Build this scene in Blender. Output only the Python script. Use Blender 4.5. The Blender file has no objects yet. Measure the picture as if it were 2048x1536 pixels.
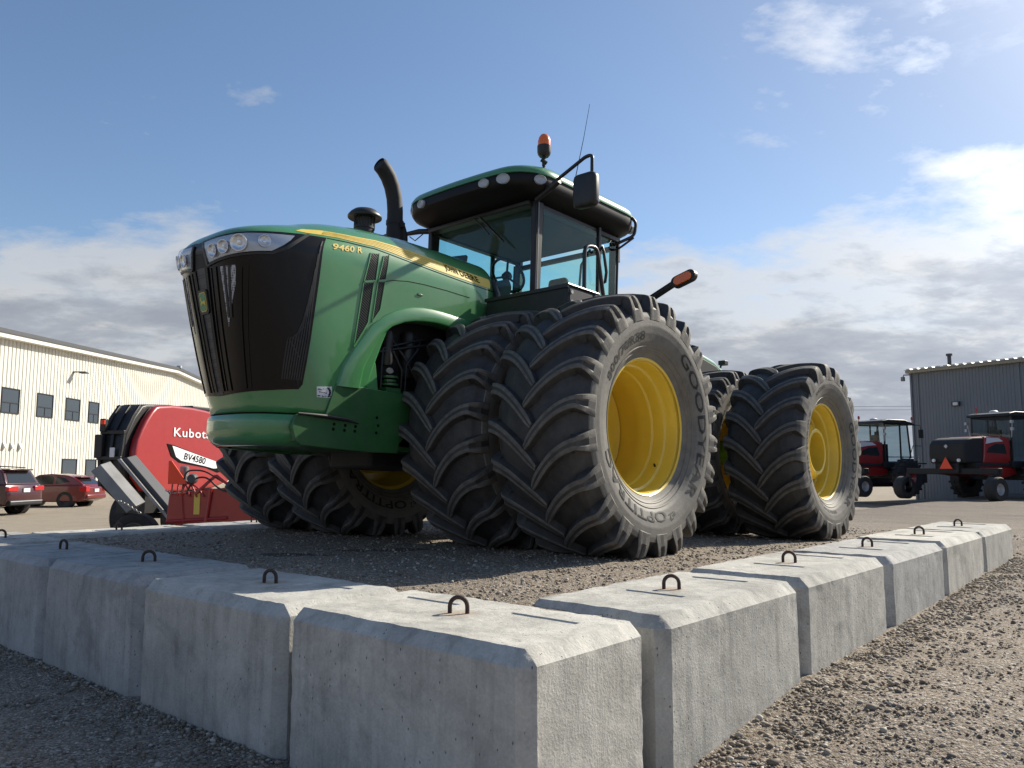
import bpy, bmesh, math, random
import numpy as np
from mathutils import Vector, Matrix, noise, geometry
from mathutils.bvhtree import BVHTree
R = math.radians
rnd = random.Random(7)
scene = bpy.context.scene
COL = scene.collection

# ------------------------------------------------------------ camera, sky, sun
CAMZ = 1.28
cd = bpy.data.cameras.new('camera'); cam = bpy.data.objects.new('camera', cd); COL.objects.link(cam)
scene.camera = cam
cd.sensor_width = 36; cd.lens = 1600/2048*36; cd.clip_start = .05; cd.clip_end = 6000
cam.location = (0, 0, CAMZ); cam.rotation_euler = (R(90)+math.atan((937-768)/1600), 0, 0)
scene.view_settings.view_transform = 'Standard'; scene.view_settings.look = 'None'
scene.view_settings.exposure = 0.5; scene.view_settings.gamma = 1
SUN_AZ, SUN_EL = R(54.5), R(34)
sl = bpy.data.lights.new('sun', 'SUN'); so = bpy.data.objects.new('sun', sl); COL.objects.link(so)
sl.energy = 5.0; sl.angle = R(.6); sl.color = (1, .92, .78)
sdir = Vector((math.sin(SUN_AZ)*math.cos(SUN_EL), math.cos(SUN_AZ)*math.cos(SUN_EL), math.sin(SUN_EL)))
so.rotation_euler = (-sdir).to_track_quat('-Z', 'Y').to_euler()
so.location = (0, 0, 30)

class NT:
    """small node tree helper"""
    def __init__(s, tree): s.t = tree; s.n = tree.nodes; s.l = tree.links
    def node(s, typ, **kw):
        n = s.n.new(typ)
        for k, v in kw.items():
            if k.startswith('i_'):
                n.inputs[int(k[2:])].default_value = v
            else: setattr(n, k, v)
        return n
    def link(s, a, b): s.l.new(a, b)
    def math(s, op, a, b=None, clamp=False):
        n = s.n.new('ShaderNodeMath'); n.operation = op; n.use_clamp = clamp
        for i, v in enumerate((a, b)):
            if v is None: continue
            if isinstance(v, (int, float)): n.inputs[i].default_value = v
            else: s.l.new(v, n.inputs[i])
        return n.outputs[0]
    def ramp(s, fac, stops):
        n = s.n.new('ShaderNodeValToRGB'); e = n.color_ramp.elements
        while len(e) < len(stops): e.new(.5)
        for el, (p, c) in zip(e, stops):
            el.position = p; el.color = (c, c, c, 1) if isinstance(c, (int, float)) else (*c, 1)
        s.l.new(fac, n.inputs[0]); return n.outputs[0]
    def noise(s, vec, scale, detail=4, rough=.55, dist=0):
        n = s.n.new('ShaderNodeTexNoise'); n.inputs['Scale'].default_value = scale
        n.inputs['Detail'].default_value = detail; n.inputs['Roughness'].default_value = rough
        n.inputs['Distortion'].default_value = dist
        if vec is not None: s.l.new(vec, n.inputs['Vector'])
        return n.outputs[0]
    def mix(s, fac, a, b, mode='MIX'):
        n = s.n.new('ShaderNodeMix'); n.data_type = 'RGBA'; n.blend_type = mode
        for sock, v in ((0, fac), (6, a), (7, b)):
            if isinstance(v, (int, float)): n.inputs[sock].default_value = v
            elif isinstance(v, tuple): n.inputs[sock].default_value = (*v, 1)
            else: s.l.new(v, n.inputs[sock])
        return n.outputs[2]

world = bpy.data.worlds.new('World'); scene.world = world; world.use_nodes = True
w = NT(world.node_tree)
bg = w.n['Background']
sky = w.node('ShaderNodeTexSky', sky_type='NISHITA', sun_disc=False, sun_elevation=SUN_EL, sun_rotation=SUN_AZ)
sky.air_density = 1.0; sky.dust_density = .4; sky.ozone_density = 3.0
tc = w.node('ShaderNodeTexCoord').outputs['Generated']
sep = w.node('ShaderNodeSeparateXYZ'); w.link(tc, sep.inputs[0])
X, Y, Z = sep.outputs
zz = w.math('ADD', w.math('MAXIMUM', Z, 0.0), .22)
cmb = w.node('ShaderNodeCombineXYZ')
w.link(w.math('DIVIDE', X, zz), cmb.inputs[0]); w.link(w.math('DIVIDE', Y, zz), cmb.inputs[1])
plane = cmb.outputs[0]
mp = w.node('ShaderNodeMapping'); w.link(plane, mp.inputs[0]); mp.inputs['Location'].default_value = (3.1, .4, 0); mp.inputs['Rotation'].default_value = (0, 0, R(-20)); mp.inputs['Scale'].default_value = (.8, 1.0, 1)
# direction to the sun, 0..1
dp = w.node('ShaderNodeVectorMath', operation='DOT_PRODUCT'); w.link(tc, dp.inputs[0]); dp.inputs[1].default_value = sdir
sunc = w.math('MAXIMUM', dp.outputs['Value'], 0)
# bank of cloud low over the horizon: broken upper edge
n1 = w.noise(mp.outputs[0], 1.5, 8, .60, .15)
n2 = w.noise(mp.outputs[0], 5.5, 7, .62, .1)
nn = w.math('ADD', w.math('MULTIPLY', n1, .66), w.math('MULTIPLY', n2, .30))
bank = w.ramp(Z, [(0.0, .40), (.16, .34), (.22, .22), (.28, .06), (.34, .0)])
right = w.math('MULTIPLY', w.math('POWER', sunc, 12), .13)
dens = w.math('ADD', w.math('ADD', nn, bank), right)
cl = w.ramp(dens, [(.575, 0.0), (.66, .75), (.80, 1.0)])
# thin high wisps
wsp = w.node('ShaderNodeMapping'); w.link(plane, wsp.inputs[0]); wsp.inputs['Scale'].default_value = (.35, 1.3, 1); wsp.inputs['Rotation'].default_value = (0, 0, R(35))
n3 = w.noise(wsp.outputs[0], 2.6, 9, .66, .6)
wis = w.ramp(n3, [(.60, 0.0), (.82, .5)])
clf = w.math('MAXIMUM', cl, w.math('MULTIPLY', wis, .6))
# cloud shade: grey bellies, bright where thin and near the sun
n4 = w.noise(mp.outputs[0], 5.2, 8, .64, .25)
thin = w.ramp(dens, [(.60, 1.0), (.86, 0.0)])
n4 = w.math('ADD', w.math('MULTIPLY', n4, .62), w.math('MULTIPLY', thin, .40))
shade = w.ramp(n4, [(.26, (.66, .72, .84)), (.40, (.80, .86, .96)), (.55, (1.20, 1.22, 1.25))])
br = w.math('ADD', w.math('ADD', 3.7, w.math('MULTIPLY', w.math('POWER', sunc, 5), 2.2)), w.math('MULTIPLY', w.math('POWER', sunc, 20), 20.0))
cc = w.node('ShaderNodeVectorMath', operation='SCALE'); w.link(shade, cc.inputs[0]); w.link(br, cc.inputs['Scale'])
# veil of thin high cloud that scatters the sun
veil = w.math('MULTIPLY', w.math('POWER', sunc, 8), .52, True)
vc = w.node('ShaderNodeVectorMath', operation='SCALE'); vc.inputs[0].default_value = (.95, .97, 1.0); w.link(w.math('ADD', 3.2, w.math('MULTIPLY', w.math('POWER', sunc, 30), 20.0)), vc.inputs['Scale'])
c1 = w.mix(veil, sky.outputs[0], vc.outputs[0])
c2 = w.mix(clf, c1, cc.outputs[0])
w.link(c2, bg.inputs[0]); bg.inputs[1].default_value = .10

# ------------------------------------------------------------ helpers
def tag(o, label=None, cat=None, group=None, kind=None):
    if label: o['label'] = label
    if cat: o['category'] = cat
    if group: o['group'] = group
    if kind: o['kind'] = kind
    return o
def empty(name, label, cat, loc=(0, 0, 0), rz=0, group=None, mw=None):
    o = bpy.data.objects.new(name, None); COL.objects.link(o); o.empty_display_size = .2
    o.location = loc; o.rotation_euler = (0, 0, rz)
    if mw is not None: o.matrix_world = mw
    return tag(o, label, cat, group)
def copy_tree(o, parent=None):
    c = o.copy(); COL.objects.link(c)
    if parent is not None:
        c.parent = parent
    for ch in [k for k in ALL if k.parent is o]: copy_tree(ch, c)
    return c
ALL = []
def part(name, loc, parent, rz=0):
    o = bpy.data.objects.new(name, None); COL.objects.link(o); o.location = loc; o.rotation_euler = (0, 0, rz); o.parent = parent; o.empty_display_size = .1
    ALL.append(o); return o

class MB:
    def __init__(s): s.v = []; s.f = []; s.m = []
    def add(s, vs, fs, mi=0):
        b = len(s.v); s.v += [tuple(p) for p in vs]; s.f += [tuple(b+i for i in f) for f in fs]; s.m += [mi]*len(fs); return s
    def box(s, c, d, mi=0, rot=None, taper=(1, 1)):
        x, y, z = d[0]/2, d[1]/2, d[2]/2
        vs = [Vector((sx*x*(taper[0] if sz > 0 else 1), sy*y*(taper[1] if sz > 0 else 1), sz*z)) for sz in (-1, 1) for sx, sy in ((-1, -1), (1, -1), (1, 1), (-1, 1))]
        if rot is not None:
            from mathutils import Euler
            m = Euler(rot).to_matrix(); vs = [m @ v for v in vs]
        c = Vector(c); vs = [v+c for v in vs]
        return s.add(vs, [(3, 2, 1, 0), (4, 5, 6, 7), (0, 1, 5, 4), (1, 2, 6, 5), (2, 3, 7, 6), (3, 0, 4, 7)], mi)
    def b2(s, a, b, mi=0):
        return s.box([(p+q)/2 for p, q in zip(a, b)], [abs(q-p) for p, q in zip(a, b)], mi)
    def tube(s, pts, r, seg=10, mi=0, caps=True):
        pts = [Vector(p) for p in pts]; n = len(pts); rs = r if isinstance(r, (list, tuple)) else [r]*n
        vs = []; up = None
        for i, p in enumerate(pts):
            t = (pts[min(i+1, n-1)]-pts[max(i-1, 0)]).normalized()
            if up is None:
                up = Vector((0, 0, 1)) if abs(t.z) < .9 else Vector((1, 0, 0))
            a = t.cross(up).normalized(); up = a.cross(t).normalized()
            for k in range(seg):
                q = 2*math.pi*k/seg
                vs.append(p+(a*math.cos(q)+up*math.sin(q))*rs[i])
        fs = [(i*seg+k, i*seg+(k+1) % seg, (i+1)*seg+(k+1) % seg, (i+1)*seg+k) for i in range(n-1) for k in range(seg)]
        if caps: fs += [tuple(range(seg))[::-1], tuple((n-1)*seg+k for k in range(seg))]
        return s.add(vs, fs, mi)
    def lathe(s, prof, axis='z', seg=32, c=(0, 0, 0), mi=0, frame=None):
        """prof = list of (axial, radius)"""
        vs = []; n = len(prof)
        for a, r in prof:
            for k in range(seg):
                q = 2*math.pi*k/seg; u, v = r*math.cos(q), r*math.sin(q)
                p = {'z': (u, v, a), 'y': (u, a, v), 'x': (a, u, v)}[axis]
                if frame is not None: p = frame @ Vector((u, v, a))
                vs.append((p[0]+c[0], p[1]+c[1], p[2]+c[2]))
        fs = [(i*seg+k, i*seg+(k+1) % seg, (i+1)*seg+(k+1) % seg, (i+1)*seg+k) for i in range(n-1) for k in range(seg)]
        return s.add(vs, fs, mi)
    def prism(s, poly, a, b, axis='y', mi=0, c=(0, 0, 0)):
        """poly in the two other axes (x,z for y; x,y for z; y,z for x)"""
        n = len(poly)
        def P(p, t):
            q = {'y': (p[0], t, p[1]), 'z': (p[0], p[1], t), 'x': (t, p[0], p[1])}[axis]
            return (q[0]+c[0], q[1]+c[1], q[2]+c[2])
        vs = [P(p, a) for p in poly]+[P(p, b) for p in poly]
        fs = [tuple(range(n))[::-1], tuple(range(n, 2*n))]+[(i, (i+1) % n, n+(i+1) % n, n+i) for i in range(n)]
        return s.add(vs, fs, mi)
    def grid(s, fn, nu, nv, mi=0, closeu=False):
        b = [fn(i, j) for i in range(nu) for j in range(nv)]
        fs = [(i*nv+j, ((i+1) % nu)*nv+j, ((i+1) % nu)*nv+j+1, i*nv+j+1) for i in range(nu if closeu else nu-1) for j in range(nv-1)]
        return s.add(b, fs, mi)
def fixn(me):
    bm = bmesh.new(); bm.from_mesh(me); bmesh.ops.recalc_face_normals(bm, faces=bm.faces); bm.to_mesh(me); bm.free()
def obj(name, mb, mats, parent=None, smooth=35, bevel=None, merge=False, seg=2, normals=True):
    me = bpy.data.meshes.new(name); me.from_pydata(mb.v, [], mb.f)
    if not isinstance(mats, (list, tuple)): mats = [mats]
    for m in mats: me.materials.append(m)
    me.polygons.foreach_set('material_index', mb.m)
    if merge or normals:
        bm = bmesh.new(); bm.from_mesh(me)
        if merge: bmesh.ops.remove_doubles(bm, verts=bm.verts, dist=1e-5)
        if normals: bmesh.ops.recalc_face_normals(bm, faces=bm.faces)
        bm.to_mesh(me); bm.free()
    if smooth:
        me.polygons.foreach_set('use_smooth', [True]*len(me.polygons)); me.set_sharp_from_angle(angle=R(smooth))
    me.update()
    o = bpy.data.objects.new(name, me); COL.objects.link(o)
    if parent is not None: o.parent = parent
    if bevel:
        b = o.modifiers.new('bevel', 'BEVEL'); b.width = bevel; b.segments = seg; b.limit_method = 'ANGLE'; b.angle_limit = R(40); b.harden_normals = False
    ALL.append(o); return o
def text_mesh(txt, size, bold=0.0, extr=.0, shear=0, spacing=1.0, res=3, cuts=0):
    """list of (x,y,z) and faces of a line of text, x from 0"""
    c = bpy.data.curves.new('t', 'FONT'); c.body = txt; c.size = size; c.offset = bold; c.extrude = extr; c.shear = shear; c.space_character = spacing; c.resolution_u = res
    o = bpy.data.objects.new('t', c); COL.objects.link(o)
    dg = bpy.context.evaluated_depsgraph_get(); dg.update()
    me = o.evaluated_get(dg).to_mesh()
    vs = [v.co.copy() for v in me.vertices]; fs = [tuple(p.vertices) for p in me.polygons]
    o.evaluated_get(dg).to_mesh_clear(); bpy.data.objects.remove(o); bpy.data.curves.remove(c)
    x0 = min(v.x for v in vs); x1 = max(v.x for v in vs)
    for v in vs: v.x -= x0
    if cuts:      # cut the glyphs into bands so they can follow a curved surface
        bm = bmesh.new(); bv = [bm.verts.new(v) for v in vs]
        for f in fs:
            try: bm.faces.new([bv[i] for i in f])
            except ValueError: pass
        for k in range(1, cuts+1):
            bmesh.ops.bisect_plane(bm, geom=bm.verts[:]+bm.edges[:]+bm.faces[:], plane_co=(0, size*.75*k/(cuts+1), 0), plane_no=(0, 1, 0), dist=1e-6)
        n = int((x1-x0)/(size*.22))
        for k in range(1, n): bmesh.ops.bisect_plane(bm, geom=bm.verts[:]+bm.edges[:]+bm.faces[:], plane_co=((x1-x0)*k/n, 0, 0), plane_no=(1, 0, 0), dist=1e-6)
        bm.verts.index_update(); vs = [v.co.copy() for v in bm.verts]; fs = [tuple(v.index for v in f.verts) for f in bm.faces]; bm.free()
    return vs, fs, x1-x0

# ------------------------------------------------------------ materials
def mat(name, col, rough=.5, metal=0, coat=0, var=0, vscale=3, bump=0, bscale=40, dust=0, spec=.5, trans=0, emit=None, coatr=.05):
    m = bpy.data.materials.new(name); m.use_nodes = True; t = NT(m.node_tree); b = t.n['Principled BSDF']
    b.inputs['Base Color'].default_value = (*col, 1); b.inputs['Roughness'].default_value = rough; b.inputs['Metallic'].default_value = metal
    b.inputs['Coat Weight'].default_value = coat; b.inputs['Coat Roughness'].default_value = coatr; b.inputs['Specular IOR Level'].default_value = spec
    if trans: b.inputs['Transmission Weight'].default_value = trans
    oc = t.node('ShaderNodeTexCoord').outputs['Object']
    if var or dust:
        n = t.noise(oc, vscale, 6, .6)
        c = (*col,)
        k = t.ramp(n, [(.3, tuple(max(0, x*(1-var)) for x in c)), (.7, tuple(x*(1+var) for x in c))])
        if dust:
            n2 = t.noise(oc, vscale*2.3, 8, .7)
            k = t.mix(t.math('MULTIPLY', t.ramp(n2, [(.35, 0.0), (.75, 1.0)]), dust), k, (.30, .27, .22))
            t.link(t.math('ADD', rough, t.math('MULTIPLY', n2, .25*dust), True), b.inputs['Roughness'])
        t.link(k, b.inputs['Base Color'])
    if bump:
        bn = t.node('ShaderNodeBump'); bn.inputs['Strength'].default_value = bump; bn.inputs['Distance'].default_value = .01
        t.link(t.noise(oc, bscale, 6, .65), bn.inputs['Height']); t.link(bn.outputs[0], b.inputs['Normal'])
    if emit: b.inputs['Emission Color'].default_value = (*emit[0], 1); b.inputs['Emission Strength'].default_value = emit[1]
    return m
def glass(name, tint, refl=1.0, ior=1.5):
    m = bpy.data.materials.new(name); m.use_nodes = True; t = NT(m.node_tree); t.n.remove(t.n['Principled BSDF'])
    tr = t.node('ShaderNodeBsdfTransparent'); tr.inputs[0].default_value = (*tint, 1)
    gl = t.node('ShaderNodeBsdfGlossy'); gl.inputs['Roughness'].default_value = .02
    lw = t.node('ShaderNodeLayerWeight'); lw.inputs[0].default_value = .5
    fz = t.math('ADD', .04, t.math('MULTIPLY', t.math('POWER', lw.outputs['Facing'], 5), .9))
    mx = t.node('ShaderNodeMixShader'); t.link(t.math('MULTIPLY', fz, refl*.75, True), mx.inputs[0]); t.link(tr.outputs[0], mx.inputs[1]); t.link(gl.outputs[0], mx.inputs[2])
    t.link(mx.outputs[0], t.n['Material Output'].inputs[0]); return m
M = {}
M['green'] = mat('green_paint', (.048, .235, .072), .30, coat=.9, var=.08, vscale=1.4, dust=.15)
M['green_dark'] = mat('green_frame_paint', (.018, .105, .025), .42, coat=.25, var=.15, dust=.10)
M['yellow'] = mat('yellow_paint', (.78, .56, .055), .36, coat=.35, var=.06, vscale=4, dust=.10)
M['decal'] = mat('yellow_decal', (.70, .52, .10), .6)
M['lampwhite'] = mat('clear_lamp_interior', (.50, .52, .54), .25, coat=.5)
M['decal_dk'] = mat('yellow_decal_line', (.50, .36, .06), .4)
M['black'] = mat('black_plastic', (.012, .012, .013), .45, var=.2, dust=.06)
M['roofblk'] = mat('satin_black_roof', (.008, .008, .0085), .55, spec=.3)
M['blackgloss'] = mat('gloss_black_panel', (.004, .0035, .004), .25, coat=.15, var=.2, vscale=2, coatr=.05, spec=.22)
M['blackmat'] = mat('matt_black', (.014, .014, .015), .7)
M['rail2'] = mat('vent_slat_plastic', (.045, .05, .048), .5)
M['rail'] = mat('black_powder_coat', (.02, .02, .022), .38)
M['trim'] = mat('cab_trim', (.085, .085, .09), .8)
M['seat'] = mat('seat_cloth', (.05, .05, .055), .9)
M['beige'] = mat('console_plastic', (.30, .28, .24), .6)
M['chrome'] = mat('reflector_chrome', (.80, .81, .82), .30, metal=.75)
M['lampbody'] = mat('lamp_bezel', (.50, .52, .55), .22, metal=.35, coat=.5)
M['lampglass'] = glass('lamp_glass', (.92, .94, .96), 1.0)
M['cabglass'] = glass('tinted_cab_glass', (.82, .965, .94), .9)
M['darkcab'] = glass('dark_cab_glass', (.62, .70, .72), 1.0)
M['mirror'] = mat('mirror_glass', (.8, .8, .8), .03, metal=1)
M['orange'] = mat('orange_lens', (.85, .16, .01), .25, coat=.5)
M['white'] = mat('white_sticker', (.72, .73, .75), .5)
M['ink'] = mat('black_ink', (.006, .006, .006), .9, spec=.1)
M['steel'] = mat('worn_steel', (.28, .27, .26), .45, metal=.8, var=.3)
M['rust'] = mat('rusty_steel', (.055, .034, .026), .75, var=.5, vscale=30, bump=.4, bscale=80)
M['groove'] = mat('shaded_groove_rubber', (.030, .030, .032), .6, var=.25, vscale=5, dust=.12, bump=.15, bscale=50)  # shade of the tread gaps painted in, on rubber less dusty than lugs
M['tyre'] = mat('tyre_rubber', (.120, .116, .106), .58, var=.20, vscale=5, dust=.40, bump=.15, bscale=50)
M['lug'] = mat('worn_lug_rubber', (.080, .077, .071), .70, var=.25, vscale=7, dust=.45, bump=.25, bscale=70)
M['tyretext'] = mat('tyre_lettering', (.010, .010, .010), .6)
M['tyre_small'] = mat('small_tyre_rubber', (.022, .022, .023), .8, dust=.1)
M['red'] = mat('red_paint', (.34, .016, .014), .32, coat=.5, var=.06, dust=.05)
M['maroon'] = mat('maroon_paint', (.050, .006, .009), .25, coat=.8)
M['carred'] = mat('red_car_paint', (.15, .010, .009), .28, coat=.7)
M['carglass'] = mat('car_glass', (.015, .02, .022), .06, coat=.3)
M['grey'] = mat('grey_metal', (.20, .20, .20), .5, var=.2)
M['ltgrey'] = mat('light_grey_metal', (.45, .46, .47), .5, metal=.3)
M['darkgrey'] = mat('dark_grey_metal', (.06, .062, .065), .6)
M['smv'] = mat('orange_red_triangle', (.90, .07, .02), .5)
M['redlens'] = mat('red_lens', (.45, .01, .01), .2, coat=.5)

def mesh_mat(name, fg, bgc, scale, rough=.5):
    """perforated sheet: rows of small holes"""
    m = bpy.data.materials.new(name); m.use_nodes = True; t = NT(m.node_tree); b = t.n['Principled BSDF']
    oc = t.node('ShaderNodeTexCoord').outputs['Object']
    v = t.node('ShaderNodeTexVoronoi', feature='F1'); v.inputs['Scale'].default_value = scale; v.inputs['Randomness'].default_value = .15; t.link(oc, v.inputs['Vector'])
    k = t.ramp(v.outputs['Distance'], [(.30, 0.0), (.42, 1.0)])
    t.link(t.mix(k, bgc, fg), b.inputs['Base Color']); b.inputs['Roughness'].default_value = rough
    return m
M['mesh'] = mesh_mat('grille_mesh', (.05, .05, .055), (.004, .004, .004), 55)
M['meshlt'] = mesh_mat('reflection_toned_grille_mesh', (.42, .42, .44), (.01, .01, .01), 60, .35)  # pale tone paints in reflections and light coming through the mesh
M['louvre'] = mat('vent_black', (.010, .011, .010), .5)

# ------------------------------------------------------------ ground
FD = Vector((.660, .7513, 0)); FN = Vector((.7513, -.660, 0))       # along the right row (away), and out to its right
ROW_A = -1.75                                                      # outer face of the right row
ROW_B = 2.076                                                      # outer face of the left row
def lerpk(ks, x):
    if x <= ks[0][0]: return ks[0][1]
    for (a, b), (c, d) in zip(ks, ks[1:]):
        if x <= c: return b+(d-b)*(x-a)/(c-a)
    return ks[-1][1]
def sm(a, b, x):
    t = max(0, min(1, (x-a)/(b-a))); return t*t*(3-2*t)
def pad_z(b): return min(.640, .642-.034*(b-5.12)) if b < 18 else max(.03, .642-.034*12.88-.028*(b-18))
BERM = [(0, -.06), (2.2, -.02), (3.1, .03), (3.8, .10), (4.3, .15), (5.8, .19), (7.3, .234), (8.8, .285), (10.1, .30), (12, .27), (30, .03)]
BL_A = -9.0                                                        # far edge of the pad
def ground_z(x, y):
    a = x*FN.x+y*FN.y; b = x*FD.x+y*FD.y
    pz = pad_z(b)+.012*noise.noise((x*1.3, y*1.3, 3))
    d = a-ROW_A
    oz = lerpk(BERM, b)
    low = -.05+.08*sm(10, 24, b)
    oz = oz*(1-sm(.5, 3.2, d))+low*sm(.5, 3.2, d)
    if b > 9.8 and d > -.4:        # past the end of the row the pad just runs out into the yard
        k = sm(9.8, 11.4, b); tail = pz*(1-sm(-.2, 5, d))+low*sm(-.2, 5, d); oz = oz*(1-k)+tail*k
    z = pz if d < -.30 else oz
    if -.30 <= d < -.25: z = pz*(1-(d+.30)/.05)+oz*((d+.30)/.05)
    # in front of the left row
    fr = 0.0+.02*noise.noise((x*.7, y*.7, 9))
    e = b-ROW_B
    if e < .5 and d < .1: z = fr if e < .40 else fr+(z-fr)*(e-.40)/.10
    elif e < .5 and d >= .1: z = oz*sm(-2, .5, e)+fr*(1-sm(-2, .5, e))
    # beyond the back row (left): car park, lower
    g = a-(BACK_A+.0*(b))
    if g < 0 and b > ROW_B:
        lot = max(-.43, -.22-.012*max(0, (x*x+y*y)**.5-14))
        if b > 24: lot = max(lot, lot)
        z = z*(1-sm(0, .3, -g))+lot*sm(0, .3, -g)
    elif g < 0:
        z = fr*(1-sm(0, 6, -g))+-.25*sm(0, 6, -g)
    return z
BACK_A = -8.35
def ground_mesh():
    # radial grid: dense near the camera
    nth, nr = 560, 420
    rs = [0.6*(900/0.6)**((i/(nr-1))**1.0) for i in range(nr)]
    th = [R(-62)+R(124)*i/(nth-1) for i in range(nth)]
    vs = []
    for r in rs:
        for a in th:
            x, y = r*math.sin(a), r*math.cos(a); z = ground_z(x, y)
            if r < 14: z += .012*noise.noise((x*5, y*5, 0))+.005*noise.noise((x*22, y*22, 5))
            vs.append((x, y, z))
    fs = [(i*nth+j, i*nth+j+1, (i+1)*nth+j+1, (i+1)*nth+j) for i in range(nr-1) for j in range(nth-1)]
    # coarse apron behind and beside the camera, so the sheet closes
    mb = MB(); mb.add(vs, fs); b = len(mb.v)
    ap = [(0, -60, -.1), (-530, -60, -.1), (530, -60, -.1)]
    mb.add([(x, y, -.6) for x, y in ((-900, -300), (900, -300), (900, 400), (-900, 400))], [(0, 1, 2, 3)])
    return mb
def gravel_mat():
    m = bpy.data.materials.new('gravel'); m.use_nodes = True; t = NT(m.node_tree); b = t.n['Principled BSDF']
    oc = t.node('ShaderNodeTexCoord').outputs['Object']
    v1 = t.node('ShaderNodeTexVoronoi'); v1.inputs['Scale'].default_value = 95; t.link(oc, v1.inputs['Vector'])
    v2 = t.node('ShaderNodeTexVoronoi'); v2.inputs['Scale'].default_value = 34; t.link(oc, v2.inputs['Vector'])
    col = t.node('ShaderNodeSeparateColor'); t.link(v1.outputs['Color'], col.inputs[0])
    stone = t.ramp(col.outputs[0], [(0.0, (.10, .08, .06)), (.35, (.20, .165, .125)), (.6, (.265, .21, .16)), (.8, (.33, .29, .24)), (1.0, (.50, .46, .40))])
    n = t.noise(oc, .55, 6, .6); n2 = t.noise(oc, 5, 6, .65)
    stone = t.mix(t.ramp(n2, [(.42, 0.0), (.7, .55)]), stone, (.225, .18, .135))
    stone = t.mix(1.0, stone, t.ramp(n, [(.3, .80), (.7, 1.15)]), 'MULTIPLY')
    # the yard turns to packed pale sand on the left, towards the cars
    sp = t.node('ShaderNodeSeparateXYZ'); t.link(oc, sp.inputs[0])
    lot = t.math('SUBTRACT', t.math('MULTIPLY', sp.outputs[0], -.7513), t.math('MULTIPLY', sp.outputs[1], -.66))
    lf = t.ramp(t.math('MULTIPLY', t.math('SUBTRACT', lot, 9.3), .3), [(0.0, 0.0), (1.0, 1.0)])
    pk = t.ramp(t.noise(oc, 1.2, 9, .7), [(.3, (.27, .23, .175)), (.7, (.36, .31, .24))])
    stone = t.mix(t.math('MULTIPLY', lf, .85), stone, pk)
    t.link(stone, b.inputs['Base Color']); b.inputs['Roughness'].default_value = .9; b.inputs['Specular IOR Level'].default_value = .3
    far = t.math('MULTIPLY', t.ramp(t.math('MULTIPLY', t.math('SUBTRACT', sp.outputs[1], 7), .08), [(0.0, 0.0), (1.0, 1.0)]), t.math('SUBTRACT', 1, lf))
    stone = t.mix(far, stone, t.mix(1.0, stone, (.66, .66, .68), 'MULTIPLY'))  # distant gravel darkened to paint in the shadows between stones
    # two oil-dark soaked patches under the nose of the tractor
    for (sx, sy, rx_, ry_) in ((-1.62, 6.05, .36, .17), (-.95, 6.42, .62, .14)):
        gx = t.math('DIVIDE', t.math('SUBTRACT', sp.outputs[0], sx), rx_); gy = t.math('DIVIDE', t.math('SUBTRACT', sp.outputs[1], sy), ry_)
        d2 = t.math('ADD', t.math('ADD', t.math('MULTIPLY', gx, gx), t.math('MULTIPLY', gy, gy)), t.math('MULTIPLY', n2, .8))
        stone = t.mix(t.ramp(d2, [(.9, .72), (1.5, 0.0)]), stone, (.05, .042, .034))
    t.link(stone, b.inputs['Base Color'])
    h = t.math('ADD', t.math('MULTIPLY', t.math('SUBTRACT', 1, v1.outputs['Distance']), .6), t.math('MULTIPLY', t.math('SUBTRACT', 1, v2.outputs['Distance']), .9))
    h = t.math('ADD', h, t.math('MULTIPLY', t.noise(oc, 140, 3), .5))
    bn = t.node('ShaderNodeBump'); bn.inputs['Strength'].default_value = .8; bn.inputs['Distance'].default_value = .013
    t.link(h, bn.inputs['Height']); t.link(bn.outputs[0], b.inputs['Normal'])
    return m
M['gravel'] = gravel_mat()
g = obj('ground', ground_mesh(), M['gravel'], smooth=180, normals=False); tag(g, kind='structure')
def pebble_mat():
    m = bpy.data.materials.new('pebbles'); m.use_nodes = True; t = NT(m.node_tree); b = t.n['Principled BSDF']
    at = t.node('ShaderNodeAttribute'); at.attribute_name = 'tone'
    t.link(t.ramp(at.outputs['Fac'], [(0.0, (.135, .11, .085)), (.3, (.205, .168, .128)), (.55, (.265, .215, .162)), (.8, (.33, .29, .235)), (1.0, (.50, .46, .40))]), b.inputs['Base Color'])
    b.inputs['Roughness'].default_value = .85; return m
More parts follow.
